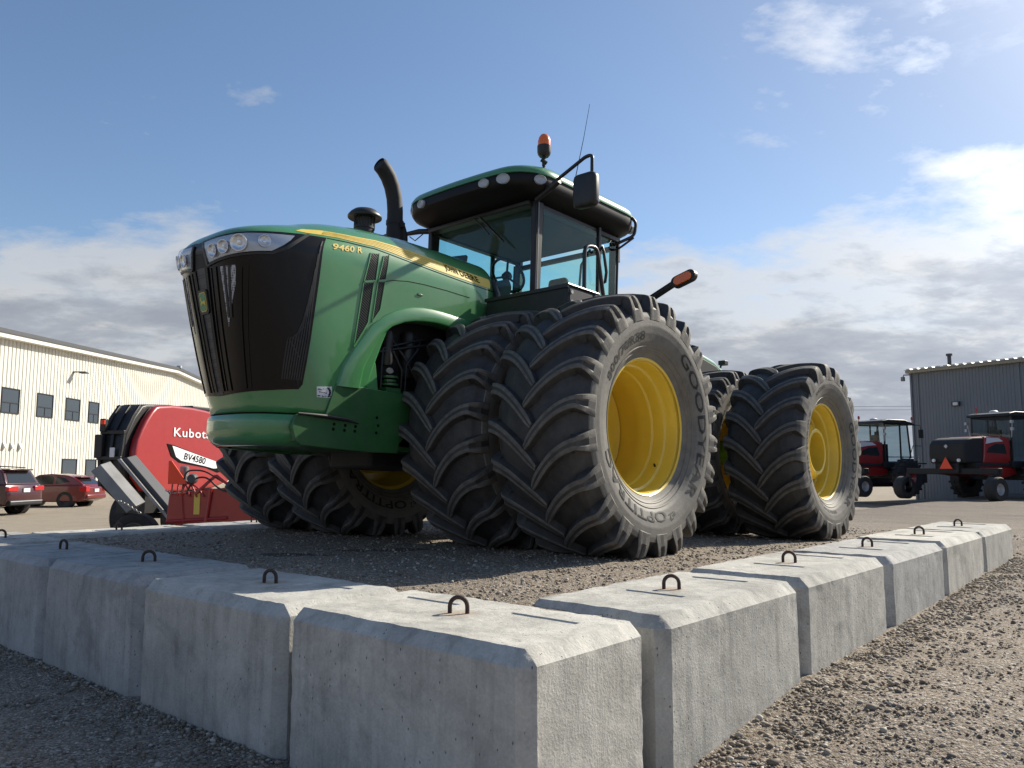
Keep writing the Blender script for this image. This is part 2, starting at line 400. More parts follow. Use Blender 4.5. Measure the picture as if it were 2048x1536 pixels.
def pebbles():
    rs = np.random.default_rng(3)
    base = [(1, 0, 0), (-1, 0, 0), (0, 1, 0), (0, -1, 0), (0, 0, 1), (0, 0, -1)]
    bm = bmesh.new(); bmesh.ops.create_icosphere(bm, subdivisions=1, radius=1); ico = np.array([v.co[:] for v in bm.verts]); icf = np.array([[v.index for v in f.verts] for f in bm.faces]); bm.free()
    pts = []
    N = 0
    while len(pts) < 42000 and N < 200000:
        N += 1
        a = rs.uniform(R(-36), R(36)); r = 1.9*(13/1.9)**rs.uniform(0, 1)
        x, y = r*math.sin(a), r*math.cos(a)
        A = x*FN.x+y*FN.y; B = x*FD.x+y*FD.y
        if -.84+ROW_A < A < ROW_A+.0 and ROW_B < B < 10: continue
        if ROW_B-.0 < B < ROW_B+.80 and A < ROW_A and A > -8.8: continue
        if A < -8.0 and B > 2: continue
        pad = (A < ROW_A and B > ROW_B)
        if pad and rs.uniform() < .2: continue
        s = (.0026+.0070*rs.uniform()**3.0)*(1+.06*r)
        if not pad and rs.uniform() < .02: s *= 2.0
        pts.append((x, y, ground_z(x, y)+s*.25, s))
    for k in range(6000):      # coarser stones heaped along the foot of the right row
        B = rs.uniform(2.2, 10.2); A = ROW_A+.02+abs(rs.normal(0, .22)); p = FN*A+FD*B
        s = .0035+.012*rs.uniform()**3; pts.append((p.x, p.y, ground_z(p.x, p.y)+s*.3, s))
    for k in range(2600):      # a thin drift of small stones against the foot of the left row
        A = rs.uniform(-8.0, -1.9); B = ROW_B-.015-abs(rs.normal(0, .07)); p = FN*A+FD*B
        s = .003+.010*rs.uniform()**3; pts.append((p.x, p.y, ground_z(p.x, p.y)+s*.4, s))
    P = np.array(pts); n = len(P)
    sc = P[:, 3:4, None]*np.stack([rs.uniform(.8, 1.5, (n, 1)), rs.uniform(.7, 1.2, (n, 1)), rs.uniform(.45, .9, (n, 1))], -1)
    ang = rs.uniform(0, 6.28, n); ca, sa = np.cos(ang), np.sin(ang)
    V = ico[None]*sc*(1+rs.uniform(-.22, .22, (n, len(ico), 1)))
    X = V[..., 0]*ca[:, None]-V[..., 1]*sa[:, None]; Yv = V[..., 0]*sa[:, None]+V[..., 1]*ca[:, None]
    V = np.stack([X+P[:, 0:1], Yv+P[:, 1:2], V[..., 2]+P[:, 2:3]], -1).reshape(-1, 3)
    F = (icf[None]+np.arange(n)[:, None, None]*len(ico)).reshape(-1, 3)
    me = bpy.data.meshes.new('gravel_stones'); me.vertices.add(len(V)); me.vertices.foreach_set('co', V.ravel())
    me.loops.add(F.size); me.loops.foreach_set('vertex_index', F.ravel().astype(np.int32))
    me.polygons.add(len(F)); me.polygons.foreach_set('loop_start', np.arange(0, F.size, 3, dtype=np.int32)); 
    me.update(calc_edges=True); me.validate()
    at = me.attributes.new('tone', 'FLOAT', 'POINT'); at.data.foreach_set('value', np.repeat(rs.uniform(0, 1, n), len(ico)).astype(np.float32))
    me.materials.append(pebble_mat()); me.polygons.foreach_set('use_smooth', [True]*len(me.polygons))
    o = bpy.data.objects.new('gravel_stones', me); COL.objects.link(o); tag(o, 'loose brown and grey gravel stones spread over the yard and the raised pad', 'gravel', kind='stuff')
pebbles()
def dry_grass():
    mb = MB(); rg = random.Random(5)
    for k in range(150):
        cx, cy = (-1.95, 3.05) if rg.random() < .75 else (-1.75, 3.25)
        x = cx+rg.gauss(0, .13); y = cy+rg.gauss(0, .06); a = rg.uniform(0, 6.28); L_ = rg.uniform(.03, .10) if rg.random() < .93 else rg.uniform(.12, .2); z = ground_z(x, y)-.004
        dx, dy = math.cos(a)*L_*.8, math.sin(a)*L_*.8; w_ = .0013; px, py = -math.sin(a)*w_, math.cos(a)*w_
        mb.add([(x-px, y-py, z), (x+px, y+py, z), (x+dx*.5+px*.8, y+dy*.5+py*.8, z+L_*.55), (x+dx*.5-px*.8, y+dy*.5-py*.8, z+L_*.55), (x+dx, y+dy, z+L_*.7)], [(0, 1, 2, 3), (3, 2, 4)])
    tag(obj('dry_grass', mb, mat('dry_grass_straw', (.28, .25, .15), .8, var=.3), None, 0, normals=False), 'sparse dry straw coloured grass in the gravel at the lower left', 'grass', kind='stuff')
dry_grass()
# dark oil stains on the pad are part of the gravel sheet: thin soaked patches
# ------------------------------------------------------------ concrete blocks
def concrete_mat():
    m = bpy.data.materials.new('cast_concrete'); m.use_nodes = True; t = NT(m.node_tree); b = t.n['Principled BSDF']
    oc = t.node('ShaderNodeTexCoord').outputs['Object']
    oi = t.node('ShaderNodeObjectInfo')
    off = t.node('ShaderNodeVectorMath', operation='ADD'); t.link(oc, off.inputs[0])
    sc = t.node('ShaderNodeVectorMath', operation='SCALE'); t.link(oi.outputs['Random'], sc.inputs[0]); sc.inputs['Scale'].default_value = 40
    t.link(sc.outputs[0], off.inputs[1]); v = off.outputs[0]
    big = t.noise(v, 1.6, 7, .62, .3); mid = t.noise(v, 7, 8, .7, .2); fine = t.noise(v, 90, 4, .6)
    stm = t.node('ShaderNodeMapping'); t.link(v, stm.inputs[0]); stm.inputs['Scale'].default_value = (14, 14, .9); streak = t.noise(stm.outputs[0], 1.0, 6, .65)
    c = t.ramp(big, [(.30, (.37, .368, .35)), (.5, (.48, .475, .45)), (.72, (.56, .555, .525))])
    blot = t.noise(v, 2.6, 9, .74, .8)
    c = t.mix(.55, c, t.ramp(blot, [(.40, .66), (.50, 1.0), (.62, 1.10)]), 'MULTIPLY')
    c = t.mix(.45, c, t.ramp(mid, [(.32, .62), (.55, 1.0), (.75, 1.16)]), 'MULTIPLY')
    c = t.mix(.50, c, t.ramp(streak, [(.30, .55), (.5, 1.0), (.8, 1.1)]), 'MULTIPLY')
    c = t.mix(.35, c, t.ramp(fine, [(.35, .75), (.65, 1.15)]), 'MULTIPLY')
    # bug holes in patches
    vo = t.node('ShaderNodeTexVoronoi'); vo.inputs['Scale'].default_value = 60; vm = t.node('ShaderNodeMapping'); t.link(v, vm.inputs[0]); vm.inputs['Scale'].default_value = (1, 1, .55); t.link(vm.outputs[0], vo.inputs['Vector'])
    sel = t.node('ShaderNodeSeparateColor'); t.link(vo.outputs['Color'], sel.inputs[0])
    hole = t.math('MULTIPLY', t.ramp(vo.outputs['Distance'], [(.12, 1.0), (.22, 0.0)]), t.math('GREATER_THAN', t.math('ADD', sel.outputs[0], t.math('MULTIPLY', big, 1.1)), 1.43))
    c = t.mix(t.math('MULTIPLY', hole, .72), c, (.10, .095, .085))
    # damp, soiled foot where the block stands in the gravel
    sp = t.node('ShaderNodeSeparateXYZ'); t.link(oc, sp.inputs[0])
    foot = t.math('MULTIPLY', t.ramp(t.math('ADD', sp.outputs[2], t.math('MULTIPLY', mid, .12)), [(.02, 1.0), (.22, 0.0)]), .45)
    c = t.mix(foot, c, (.17, .145, .115))
    # rust bled into the concrete round the lifting eye
    rr_ = t.math('SQRT', t.math('ADD', t.math('MULTIPLY', sp.outputs[0], sp.outputs[0]), t.math('MULTIPLY', sp.outputs[1], sp.outputs[1])))
    rs_ = t.math('MULTIPLY', t.ramp(t.math('ADD', rr_, t.math('MULTIPLY', mid, .10)), [(.07, .55), (.16, 0.0)]), t.math('GREATER_THAN', sp.outputs[2], .7))
    c = t.mix(rs_, c, (.33, .22, .13))
    tone = t.ramp(oi.outputs['Random'], [(0.0, (.84, .85, .87)), (.5, (.98, .97, .94)), (1.0, (1.10, 1.08, 1.03))])
    c = t.mix(1.0, c, tone, 'MULTIPLY')
    t.link(c, b.inputs['Base Color']); b.inputs['Roughness'].default_value = .88; b.inputs['Specular IOR Level'].default_value = .3
    h = t.math('SUBTRACT', t.math('ADD', t.math('MULTIPLY', fine, .25), t.math('MULTIPLY', mid, .7)), t.math('MULTIPLY', hole, .9))
    h = t.math('ADD', h, t.math('MULTIPLY', streak, .35))
    bn = t.node('ShaderNodeBump'); bn.inputs['Strength'].default_value = .75; bn.inputs['Distance'].default_value = .012
    t.link(h, bn.inputs['Height']); t.link(bn.outputs[0], b.inputs['Normal'])
    return m
M['concrete'] = concrete_mat()
BW, BH, BT = .76, .77, .67
def block(label, cx, cy, ux, uy, L, near=True, tilt=0, dz=0, seed=0):
    """u = unit vector of the long axis on the ground"""
    t = empty('concrete_block', label, 'concrete block', (cx, cy, BT-BH+dz), math.atan2(uy, ux), 'concrete blocks edging the raised gravel pad')
    t.rotation_euler = (0, R(tilt), math.atan2(uy, ux))
    bm = bmesh.new(); bmesh.ops.create_cube(bm, size=1)
    for v in bm.verts: v.co = Vector((v.co.x*L, v.co.y*BW, (v.co.z+.5)*BH))
    es = [e for e in bm.edges if e.verts[0].co.z > .1 or e.verts[1].co.z > .1]
    bmesh.ops.bevel(bm, geom=es, offset=.052, segments=1, affect='EDGES')
    st = .028 if near else .06
    rx = ((-.37*L, -.11*L), (.11*L, .37*L)); ry = .17
    cuts = [(0, c) for c in np.arange(-L/2+st, L/2, st)]+[(1, c) for c in np.arange(-BW/2+st, BW/2, st)]+[(2, c) for c in np.arange(st, BH, st)]
    for a, b_ in rx: cuts += [(0, a), (0, a+.006), (0, b_), (0, b_-.006)]
    cuts += [(1, ry), (1, ry-.006), (1, -ry), (1, -ry+.006)]
    for ax, c in cuts:
        n = Vector((0, 0, 0)); n[ax] = 1; co = Vector((0, 0, 0)); co[ax] = c
        bmesh.ops.bisect_plane(bm, geom=bm.verts[:]+bm.edges[:]+bm.faces[:], plane_co=co, plane_no=n, dist=1e-5)
    bm.normal_update(); s = seed*17.3
    for v in bm.verts:
        p = v.co; q = Vector((p.x+s, p.y, p.z))
        ex, ey, ez = L/2-abs(p.x), BW/2-abs(p.y), BH-p.z
        d = sorted((ex, ey, ez)); edge = d[0]+d[1]
        k = .0022*noise.noise(q*3)+.0012*noise.noise(q*14)
        if edge < .075 and ez < .3 or edge < .06:
            k += .004*noise.noise(q*9)+.003*noise.noise(q*24)-.016*max(0, noise.noise(q*5)-.25)
        v.co = p+v.normal*k
        if ez < .002 and any(a+.003 < p.x < b_-.003 for a, b_ in rx) and abs(p.y) < ry-.003: v.co.z -= .006
    me = bpy.data.meshes.new('block_body'); bm.to_mesh(me); bm.free()
    me.polygons.foreach_set('use_smooth', [True]*len(me.polygons)); me.set_sharp_from_angle(angle=R(32)); me.materials.append(M['concrete'])
    o = bpy.data.objects.new('block_body', me); COL.objects.link(o); o.parent = t
    mb = MB(); pts = [(-.038, 0, -.02)]+[(-.038*math.cos(a), 0, .030+.038*math.sin(a)) for a in np.linspace(0, math.pi, 13)]+[(.038, 0, -.02)]
    ang = rnd.uniform(-.5, .5)+LOOP_A-math.atan2(uy, ux)
    ca, sa = math.cos(ang), math.sin(ang)
    mb.tube([(x*ca, x*sa, z+BH) for x, y, z in pts], .0095, 10)
    obj('lifting_eye', mb, M['rust'], t, 60)
    return t
LOOP_A = R(0)
uL = Vector((-.7562, .6543, 0)); uR = FD
r0 = Vector((-.226, 3.467, 0)); r1 = Vector((.81, 4.149, 0))
block('corner concrete block nearest the camera, its right end face in low sun', r0.x, r0.y, uL.x, uL.y, 1.385, seed=1)
labsL = ['concrete block left of the corner block, striped by thin bands of sunlight across its top', 'smooth bluish concrete block, second to the left of the corner block', 'concrete block in front of the red baler, third to the left of the corner block', 'leftmost concrete block of the front row, cut by the picture edge, partly sunlit']
for i, (t_, lb) in enumerate(zip((1.425, 2.845, 4.27, 5.68), labsL)):
    p = r0+uL*t_; block(lb, p.x, p.y, uL.x, uL.y, 1.365, seed=2+i, near=i < 3, dz=(-.004, .003, -.006, 0)[i])
labsR = ['pitted concrete block of the right row, right behind the corner block', 'concrete block before the big front tyre, second behind the corner block', 'middle concrete block of the right row, third behind the corner block', 'concrete block beside the rear tyre, fourth behind the corner block in the right row', 'farthest concrete block at the far end of the right row']
for i, (t_, lb) in enumerate(zip((0, 1.49, 3.03, 4.50, 5.98), labsR)):
    p = r1+uR*t_; block(lb, p.x, p.y, uR.x, uR.y, 1.425, seed=8+i, near=i < 3, dz=(0, .005, -.004, .003, 0)[i])
uB = FD
for i, (px, py, lb) in enumerate(((-3.93, 8.11, 'low sunlit concrete block in front of the grey leaning guards'), (-2.94, 9.23, 'sunlit concrete block at the back of the pad, beside the far front tyre'))):
    block(lb, px, py, uB.x, uB.y, 1.45, near=False, seed=20+i)

# ------------------------------------------------------------ tractor (local frame: x forward, y left, z up)
AZ = R(41.5); PT = R(2.1)
tF = Vector((-math.sin(AZ), -math.cos(AZ), 0)); tL = Vector((math.cos(AZ), -math.sin(AZ), 0)); tU = Vector((0, 0, 1))
tX = tF*math.cos(PT)+tU*math.sin(PT); tZ = tU*math.cos(PT)-tF*math.sin(PT)
TO = Vector((-.7131, 7.4461, CAMZ-.6384))
TM = Matrix(((tX.x, tL.x, tZ.x, TO.x), (tX.y, tL.y, tZ.y, TO.y), (tX.z, tL.z, tZ.z, TO.z), (0, 0, 0, 1)))
tractor = empty('tractor', 'huge green articulated tractor on eight wheels, parked on the raised gravel pad', 'tractor', mw=TM)
def smk(ks,x):
    # smooth (Catmull-like via averaging)
    return sum(lerpk(ks,x+o) for o in (-.12,-.06,0,.06,.12))/5
HX0=-.06; XS=1.35; HN=2.9
def hood_t(z): return max(0,min(1,(z-1.0)/1.17))
def hood_xc(z): return 2.14+.305*hood_t(z)**.85
def hood_W(x,z): return .615-.03*min(1.2,max(0,(2.1-z)))*max(0,min(1,(x-.9)/.6+.5))
HT=[(-.1,2.585),(.4,2.60),(.9,2.60),(1.3,2.57),(1.7,2.50),(2.0,2.385),(2.3,2.20)]
def hood_plan(u,z):
    """u 0..1: rear left side -> front centre, y>=0"""
    xc=hood_xc(z); xs=XS; HA=xc-XS
    if u<.5:
        x=HX0+(xs-HX0)*(u/.5); return x,hood_W(x,z)
    t=(u-.5)/.5*math.pi/2; hn=HN+.9*hood_t(z)
    return xs+HA*math.sin(t)**(2/hn), hood_W(xs,z)*max(0,math.cos(t))**(2/hn)
def hood_zs(u): return 2.13
def hood_pt(u,v,zb=1.0):
    """v 0..0.5 wall; .5..1 roll-over to the spine"""
    zs=hood_zs(u)
    if v<=.5:
        z=zb+(zs-zb)*v*2
        x,y=hood_plan(u,z); return x,y,z
    f=(v-.5)*math.pi
    m=2/2.5
    cf=max(0,math.cos(f))**m; sf=math.sin(f)**m
    x,y=hood_plan(u,zs)
    xq=1.9+(x-1.9)*.42 if x>1.9 else x
    T=smk(HT,xq)
    return xq+(x-xq)*cf, y*cf, zs+(T-zs)*sf
AX0 = 1.0
def hood_cols():
    arch = [(-.06, 1.66), (.05, 1.715), (.2, 1.77), (.34, 1.80), (.47, 1.83), (.56, 1.838), (.65, 1.842), (.74, 1.838), (.82, 1.83), (.9, 1.812), (.97, 1.795), (1.03, 1.767), (1.09, 1.737), (1.13, 1.70), (1.16, 1.66), (1.20, 1.56), (1.24, 1.45), (1.28, 1.33), (1.32, 1.19)]
    c = [(((x-HX0)/(XS-HX0))*.5, z) for x, z in arch]
    c += [(.4999, 1.19), (.5, .965)]
    c += [(.5+.5*k/34, .965) for k in range(1, 35)]
    return c
hc = hood_cols()
hmb = MB(); NV = 44
half = [[hood_pt(u, j/NV, zb) for j in range(NV+1)] for u, zb in hc]
full = half+[[(x, -y, z) for x, y, z in row] for row in half[:-1][::-1]]
hmb.grid(lambda i, j: full[i][j], len(full), NV+1)
hood = obj('hood', hmb, M['green'], tractor, 50, merge=True)
# a rigid inner lip so the sheet has thickness where it is seen from below
sm_ = hood.modifiers.new('thickness', 'SOLIDIFY'); sm_.thickness = .02; sm_.offset = -1
fullb = [[hood_pt(u, j/NV, .70) for j in range(NV+1)] for u, zb in hc]
fullb = fullb+[[(x, -y, z) for x, y, z in row] for row in fullb[:-1][::-1]]
_m = MB(); _m.grid(lambda i, j: fullb[i][j], len(fullb), NV+1)
BVH = BVHTree.FromPolygons([Vector(v) for v in _m.v], _m.f)
def onhood(phi, z, off=0.0):
    o = Vector((AX0, 0, z)); d = Vector((math.cos(phi), math.sin(phi), 0))
    h, n, i, dist = BVH.ray_cast(o, d)
    if h is None: h, n, i, dist = BVH.find_nearest(o+d*.6)
    if n.dot(d) < 0: n = -n
    return h+n*off
KS = .75
def patch(mb, poly, off, mi=0, step=.03, skirt=.02, mirror=False, holes=None):
    """overlay that follows the hood: poly in (phi, z)"""
    P = [Vector((p*KS, z)) for p, z in poly]
    out = []
    for i, a in enumerate(P):
        b = P[(i+1) % len(P)]; n = max(1, int((b-a).length/step))
        out += [a+(b-a)*k/n for k in range(n)]
    m = len(out); x0 = min(p.x for p in out); x1 = max(p.x for p in out); y0 = min(p.y for p in out); y1 = max(p.y for p in out)
    pts = list(out)
    def inside(p):
        c = False
        for i in range(m):
            a, b = out[i], out[i-1]
            if (a.y > p.y) != (b.y > p.y) and p.x < (b.x-a.x)*(p.y-a.y)/(b.y-a.y)+a.x: c = not c
        return c
    nx = int((x1-x0)/step)+1; ny = int((y1-y0)/step)+1
    for i in range(nx):
        for j in range(ny):
            p = Vector((x0+(i+.5)*step, y0+(j+.5)*step))
            if inside(p) and min((p-q).length for q in out) > step*.45: pts.append(p)
    res = geometry.delaunay_2d_cdt(pts, [(i, (i+1) % m) for i in range(m)], [], 1, 1e-6)
    V = [onhood(p.x/KS, p.y, off) for p in res[0]]
    sg = -1 if mirror else 1
    base = len(mb.v); mb.add([(v.x, v.y*sg, v.z) for v in V], [tuple(f) for f in res[2]], mi)
    # skirt
    lo = [onhood(p.x/KS, p.y, off-skirt) for p in out]; hi = [onhood(p.x/KS, p.y, off) for p in out]
    mb.add([(v.x, v.y*sg, v.z) for v in hi+lo], [(i, (i+1) % m, m+(i+1) % m, m+i) for i in range(m)], mi)
def line_patch(mb, pts, w, off, mi=0, mirror=False, skirt=.01):
    """thin ridge along a (phi,z) path"""
    P = [Vector((p*KS, z)) for p, z in pts]; q = []
    for a, b in zip(P, P[1:]):
        n = max(1, int((b-a).length/.04)); q += [a+(b-a)*k/n for k in range(n)]
    q.append(P[-1]); L = []
    for i, p in enumerate(q):
        t = (q[min(i+1, len(q)-1)]-q[max(0, i-1)]).normalized(); nn = Vector((-t.y, t.x))*w/2; L.append((p+nn, p-nn))
    sg = -1 if mirror else 1; vs = []
    for a, b in L:
        for p, o in ((a, off-skirt), (a, off), (b, off), (b, off-skirt)):
            v = onhood(p.x/KS, p.y, o); vs.append((v.x, v.y*sg, v.z))
    mb.add(vs, [(i*4+k, (i+1)*4+k, (i+1)*4+k+1, i*4+k+1) for i in range(len(L)-1) for k in range(3)], mi)
# --- stripe, seams, lettering
su = [(.4924, 2.288), (.502, 2.322), (.5907, 2.347), (.805, 2.370), (1.1107, 2.397), (1.4, 2.400), (1.6914, 2.396), (1.95, 2.388), (2.2334, 2.376), (2.4769, 2.358), (2.63, 2.350)]
sl_ = [(2.60, 2.256), (2.4337, 2.270), (2.1453, 2.283), (1.9, 2.296), (1.6248, 2.306), (1.36, 2.322), (1.098, 2.331), (.7209, 2.315), (.548, 2.289)]
def zat(c, p):
    c = sorted(c); return lerpk(c, p)
for s_ in (False, True):
    mb = MB(); patch(mb, su+sl_, .003, mirror=s_, skirt=.006)
    st_ = obj('stripe', mb, M['decal'], hood, 40)
    mb = MB()
    for f in (.2, .4, .6, .8):
        pp = [.62+(2.58-.62)*k/24 for k in range(25)]
        line_patch(mb, [(p, zat(su, p)*(1-f)+zat(sl_, p)*f) for p in pp if p < 2.19] if f < .3 else [(p, zat(su, p)*(1-f)+zat(sl_, p)*f) for p in pp if p < 2.17], .004, .0046, mirror=s_, skirt=.003)
    obj('stripe_lines', mb, M['decal_dk'], hood, 0)
    mb = MB()
    line_patch(mb, [(.66, 2.283), (.8, 2.297), (1.1, 2.310), (1.62, 2.287), (2.14, 2.264), (2.62, 2.238)], .007, .0015, mirror=s_, skirt=.004)
    line_patch(mb, [(1.2413, 2.062), (1.36, 2.088), (1.61, 2.114), (1.9, 2.125), (2.224, 2.127), (2.45, 2.12)], .005, .0015, mirror=s_, skirt=.004)
    obj('panel_seam', mb, M['ink'], hood, 0)
def hood_text(txt, a, b, ht, off, bold, mtl, name, shadow=None, mirror=False, sp=1.0):
    """baseline from (phi,z) a to b, cap height ht"""
    vs, fs, wd = text_mesh(txt, 1.0, bold, 0, spacing=sp, res=3, cuts=4)
    cap = .73; mb = MB(); out = []
    for v in vs:
        f = v.x/wd
        if mirror: f = 1-f
        ph = a[0]+(b[0]-a[0])*f; z = a[1]+(b[1]-a[1])*f+v.y/cap*ht
        p = onhood(ph, z, off); out.append((p.x, -p.y if mirror else p.y, p.z))
    mb.add(out, fs); return obj(name, mb, mtl, hood, 0, normals=True)
for mir in (False, True):
    hood_text('9460 R', (.704, 2.204), (.948, 2.240), .050, .003, .022, M['decal'], 'model_lettering', mirror=mir)
    hood_text('JOHN DEERE', (2.235, 2.317), (2.545, 2.283), .055, .0045, .020, M['ink'], 'brand_lettering', mirror=mir, sp=1.08)
hs_ = MB(); patch(hs_, [(.6452, 1.168), (.7432, 1.180), (.7467, 1.096), (.6473, 1.092)], .002, skirt=.003)
stk = obj('sticker', hs_, M['white'], hood, 0)
mb = MB()
for (p0, z0, p1, z1, w_) in ((.653, 1.154, .668, 1.155, .003), (.651, 1.148, .676, 1.149, .004), (.683, 1.156, .690, 1.157, .003), (.660, 1.131, .668, 1.132, .008), (.671, 1.130, .676, 1.131, .007), (.680, 1.130, .684, 1.131, .007), (.688, 1.129, .695, 1.130, .007), (.701, 1.127, .708, 1.128, .009), (.650, 1.102, .668, 1.104, .008), (.676, 1.106, .684, 1.107, .004), (.677, 1.100, .695, 1.102, .004), (.700, 1.104, .706, 1.105, .007), (.716, 1.104, .730, 1.106, .009), (.733, 1.106, .740, 1.107, .010)):
    line_patch(mb, [(p0, z0), (p1, z1)], w_, .0032, skirt=.001)
obj('sticker_print', mb, M['ink'], hood, 0)
mb = MB(); line_patch(mb, [(.712, 1.170), (.728, 1.150), (.731, 1.128), (.722, 1.112)], .007, .0032, skirt=.002); obj('sticker_print', mb, M['ink'], hood, 0)
mb = MB(); line_patch(mb, [(.722, 1.172), (.737, 1.150), (.739, 1.126), (.728, 1.110)], .003, .0032, skirt=.002); obj('sticker_print', mb, M['ink'], hood, 0)
# little handle and its chrome latch on the side panel
mb = MB(); p = onhood(1.83, 2.03, .004); mb.box(p, (.05, .008, .018)); obj('side_latch', mb, M['green_dark'], hood, 40, bevel=.003)
# --- louvred vents in the side
vents = [[(1.0497, 2.255), (1.1408, 2.268), (1.1084, 2.053), (.9889, 2.027)], [(.9815, 2.005), (1.0854, 2.026), (1.0397, 1.71), (.9086, 1.507)],
         [(1.2238, 2.262), (1.2881, 2.279), (1.2403, 2.078), (1.1588, 2.063)], [(1.1526, 2.043), (1.234, 2.055), (1.1891, 1.832), (1.0992, 1.728)]]
def inset(poly, d):
    P = [Vector((p*KS, z)) for p, z in poly]; n = len(P); out = []
    ar = sum(P[i].x*P[(i+1) % n].y-P[(i+1) % n].x*P[i].y for i in range(n)); sg = 1 if ar > 0 else -1
    for i in range(n):
        a, b, c = P[i-1], P[i], P[(i+1) % n]; e1 = (b-a).normalized(); e2 = (c-b).normalized()
        n1 = Vector((-e1.y, e1.x))*sg; n2 = Vector((-e2.y, e2.x))*sg; bi = (n1+n2); bi = bi/max(.35, bi.length**2/2)
        q = b+bi*d; out.append((q.x/KS, q.y))
    return out
for mir in (False, True):
    for poly in vents:
        mb = MB(); patch(mb, poly, .0015, mirror=mir, skirt=.004)
        vt = obj('side_vent', mb, M['louvre'], hood, 0)
        mb = MB()
        zt = max(z for p, z in poly); zl = min(z for p, z in poly)
        P = [Vector((p, z)) for p, z in poly]
        # slats run down to the right, clipped to the opening
        z = zl-.12
        while z < zt+.12:
            a, b = Vector((.85, z+.10)), Vector((1.35, z-.16)); hits = []
            for i in range(4):
                r_ = geometry.intersect_line_line_2d(a, b, P[i], P[(i+1) % 4])
                if r_ is not None: hits.append(r_)
            if len(hits) >= 2:
                hits.sort(key=lambda q: q.x)
                if (hits[-1]-hits[0]).length > .012: line_patch(mb, [tuple(hits[0]), tuple(hits[-1])], .0045, .007, mirror=mir, skirt=.006)
            z += .021
        obj('vent_slats', mb, M['rail2'], hood, 0)
        mb = MB()
        rim = poly+[poly[0]]
        o_ = inset(poly, -.006)
        line_patch(mb, [o_[1], o_[2], o_[3]], .012, .010, mirror=mir, skirt=.010)
        line_patch(mb, [o_[3], o_[0], o_[1]], .008, .007, mirror=mir, skirt=.007)
        obj('vent_surround', mb, M['green'], hood, 40)
# --- wheel-arch flare
ai = [(1.40, 1.19), (1.375, 1.35), (1.30, 1.50), (1.21, 1.645), (1.12, 1.718), (1.0, 1.772), (.90, 1.798), (.82, 1.811), (.72, 1.820), (.64, 1.824), (.55, 1.820), (.46, 1.812), (.3, 1.79), (.15, 1.755), (.0, 1.70), (-.10, 1.65)]
ao = [(1.60, 1.19), (1.56, 1.34), (1.475, 1.483), (1.32, 1.695), (1.20, 1.79), (1.09, 1.852), (.99, 1.890), (.90, 1.915), (.80, 1.93), (.70, 1.936), (.60, 1.935), (.50, 1.93), (.36, 1.92), (.20, 1.905), (.02, 1.875), (-.10, 1.85)]
for s_ in (1, -1):
    mb = MB(); rows = []
    for (xi, zi), (xo, zo) in zip(ai, ao):
        W_ = hood_W(xo, zo); Wi = hood_W(xi, zi)
        rows.append([(xo, s_*(W_-.004), zo), (xo+(xi-xo)*.03, s_*(W_+.008), zo+(zi-zo)*.03), (xo+(xi-xo)*.10, s_*(W_+.013), zo+(zi-zo)*.10), (xo+(xi-xo)*.92, s_*(Wi+.028), zo+(zi-zo)*.92), (xi, s_*(Wi+.025), zi), (xi-(xo-xi)*.05, s_*(Wi+.012), zi-(zo-zi)*.05), (xi-.01, s_*(Wi-.12), zi-.004)])
    mb.grid(lambda i, j: rows[i][j], len(rows), 7)
    obj('arch_flare', mb, M['green'], hood, 45)
    # recessed green gusset below the front end of the arch
    mb = MB(); W_ = .60
    mb.prism([(1.62, 1.20), (1.20, 1.20), (1.235, 1.40), (1.30, 1.52), (1.38, 1.36)], s_*(W_-.05), s_*(W_-.015)); obj('arch_gusset', mb, M['green'], hood, 30, bevel=.006)
# --- grille
gh = [(.0, 2.176), (.0448, 2.187), (.12, 2.190), (.2166, 2.194), (.3389, 2.213), (.4516, 2.240), (.5276, 2.262), (.6557, 2.281), (.648, 2.1), (.6386, 1.949), (.621, 1.72), (.6027, 1.501), (.584, 1.33), (.5631, 1.172), (.5416, 1.137), (.3929, 1.118), (.1931, 1.102), (.03, 1.09), (0, 1.09)]
gfull = gh+[(-p, z) for p, z in gh[-2:0:-1]]
mb = MB(); patch(mb, gfull, .006, step=.035, skirt=.012)
grille = obj('grille', mb, M['blackgloss'], tractor, 50)
def gpart(name, fn, m, sm__=40):
    for mir in (False, True):
        mb = MB(); fn(mb, mir); obj(name, mb, m, grille, sm__)
gpart('grille_screen', lambda mb, mir: patch(mb, [(.1775, 1.975), (.2752, 1.975), (.2659, 1.853), (.1879, 1.559)], .0085, mirror=mir, skirt=.004), M['meshlt'])
for ph0, ph1 in ((.208, .200), (.240, .216)):
    gpart('grille_rib', lambda mb, mir: line_patch(mb, [(ph0, 1.975), (ph1, 1.62)], .010, .014, mirror=mir), M['black'])
gpart('centre_screen', lambda mb, mir: patch(mb, [(.0, 2.00), (.042, 1.995), (.030, 1.10), (0, 1.10)], .0085, mirror=mir, skirt=.004), M['mesh'])
for (pa, za), (pb, zb_), wd, of in (((.062, 1.99), (.040, 1.12), .020, .022), ((.10, 1.98), (.08, 1.12), .007, .016), ((.140, 1.98), (.125, 1.12), .012, .018), ((.30, 1.96), (.25, 1.13), .012, .018), ((.335, 1.99), (.285, 1.13), .007, .012)):
    gpart('grille_rib', lambda mb, mir: line_patch(mb, [(pa, za), ((pa+pb)/2-.005, (za+zb_)/2), (pb, zb_)], wd, .006+(of-.006)*.6, mirror=mir, skirt=.012), M['blackgloss'])
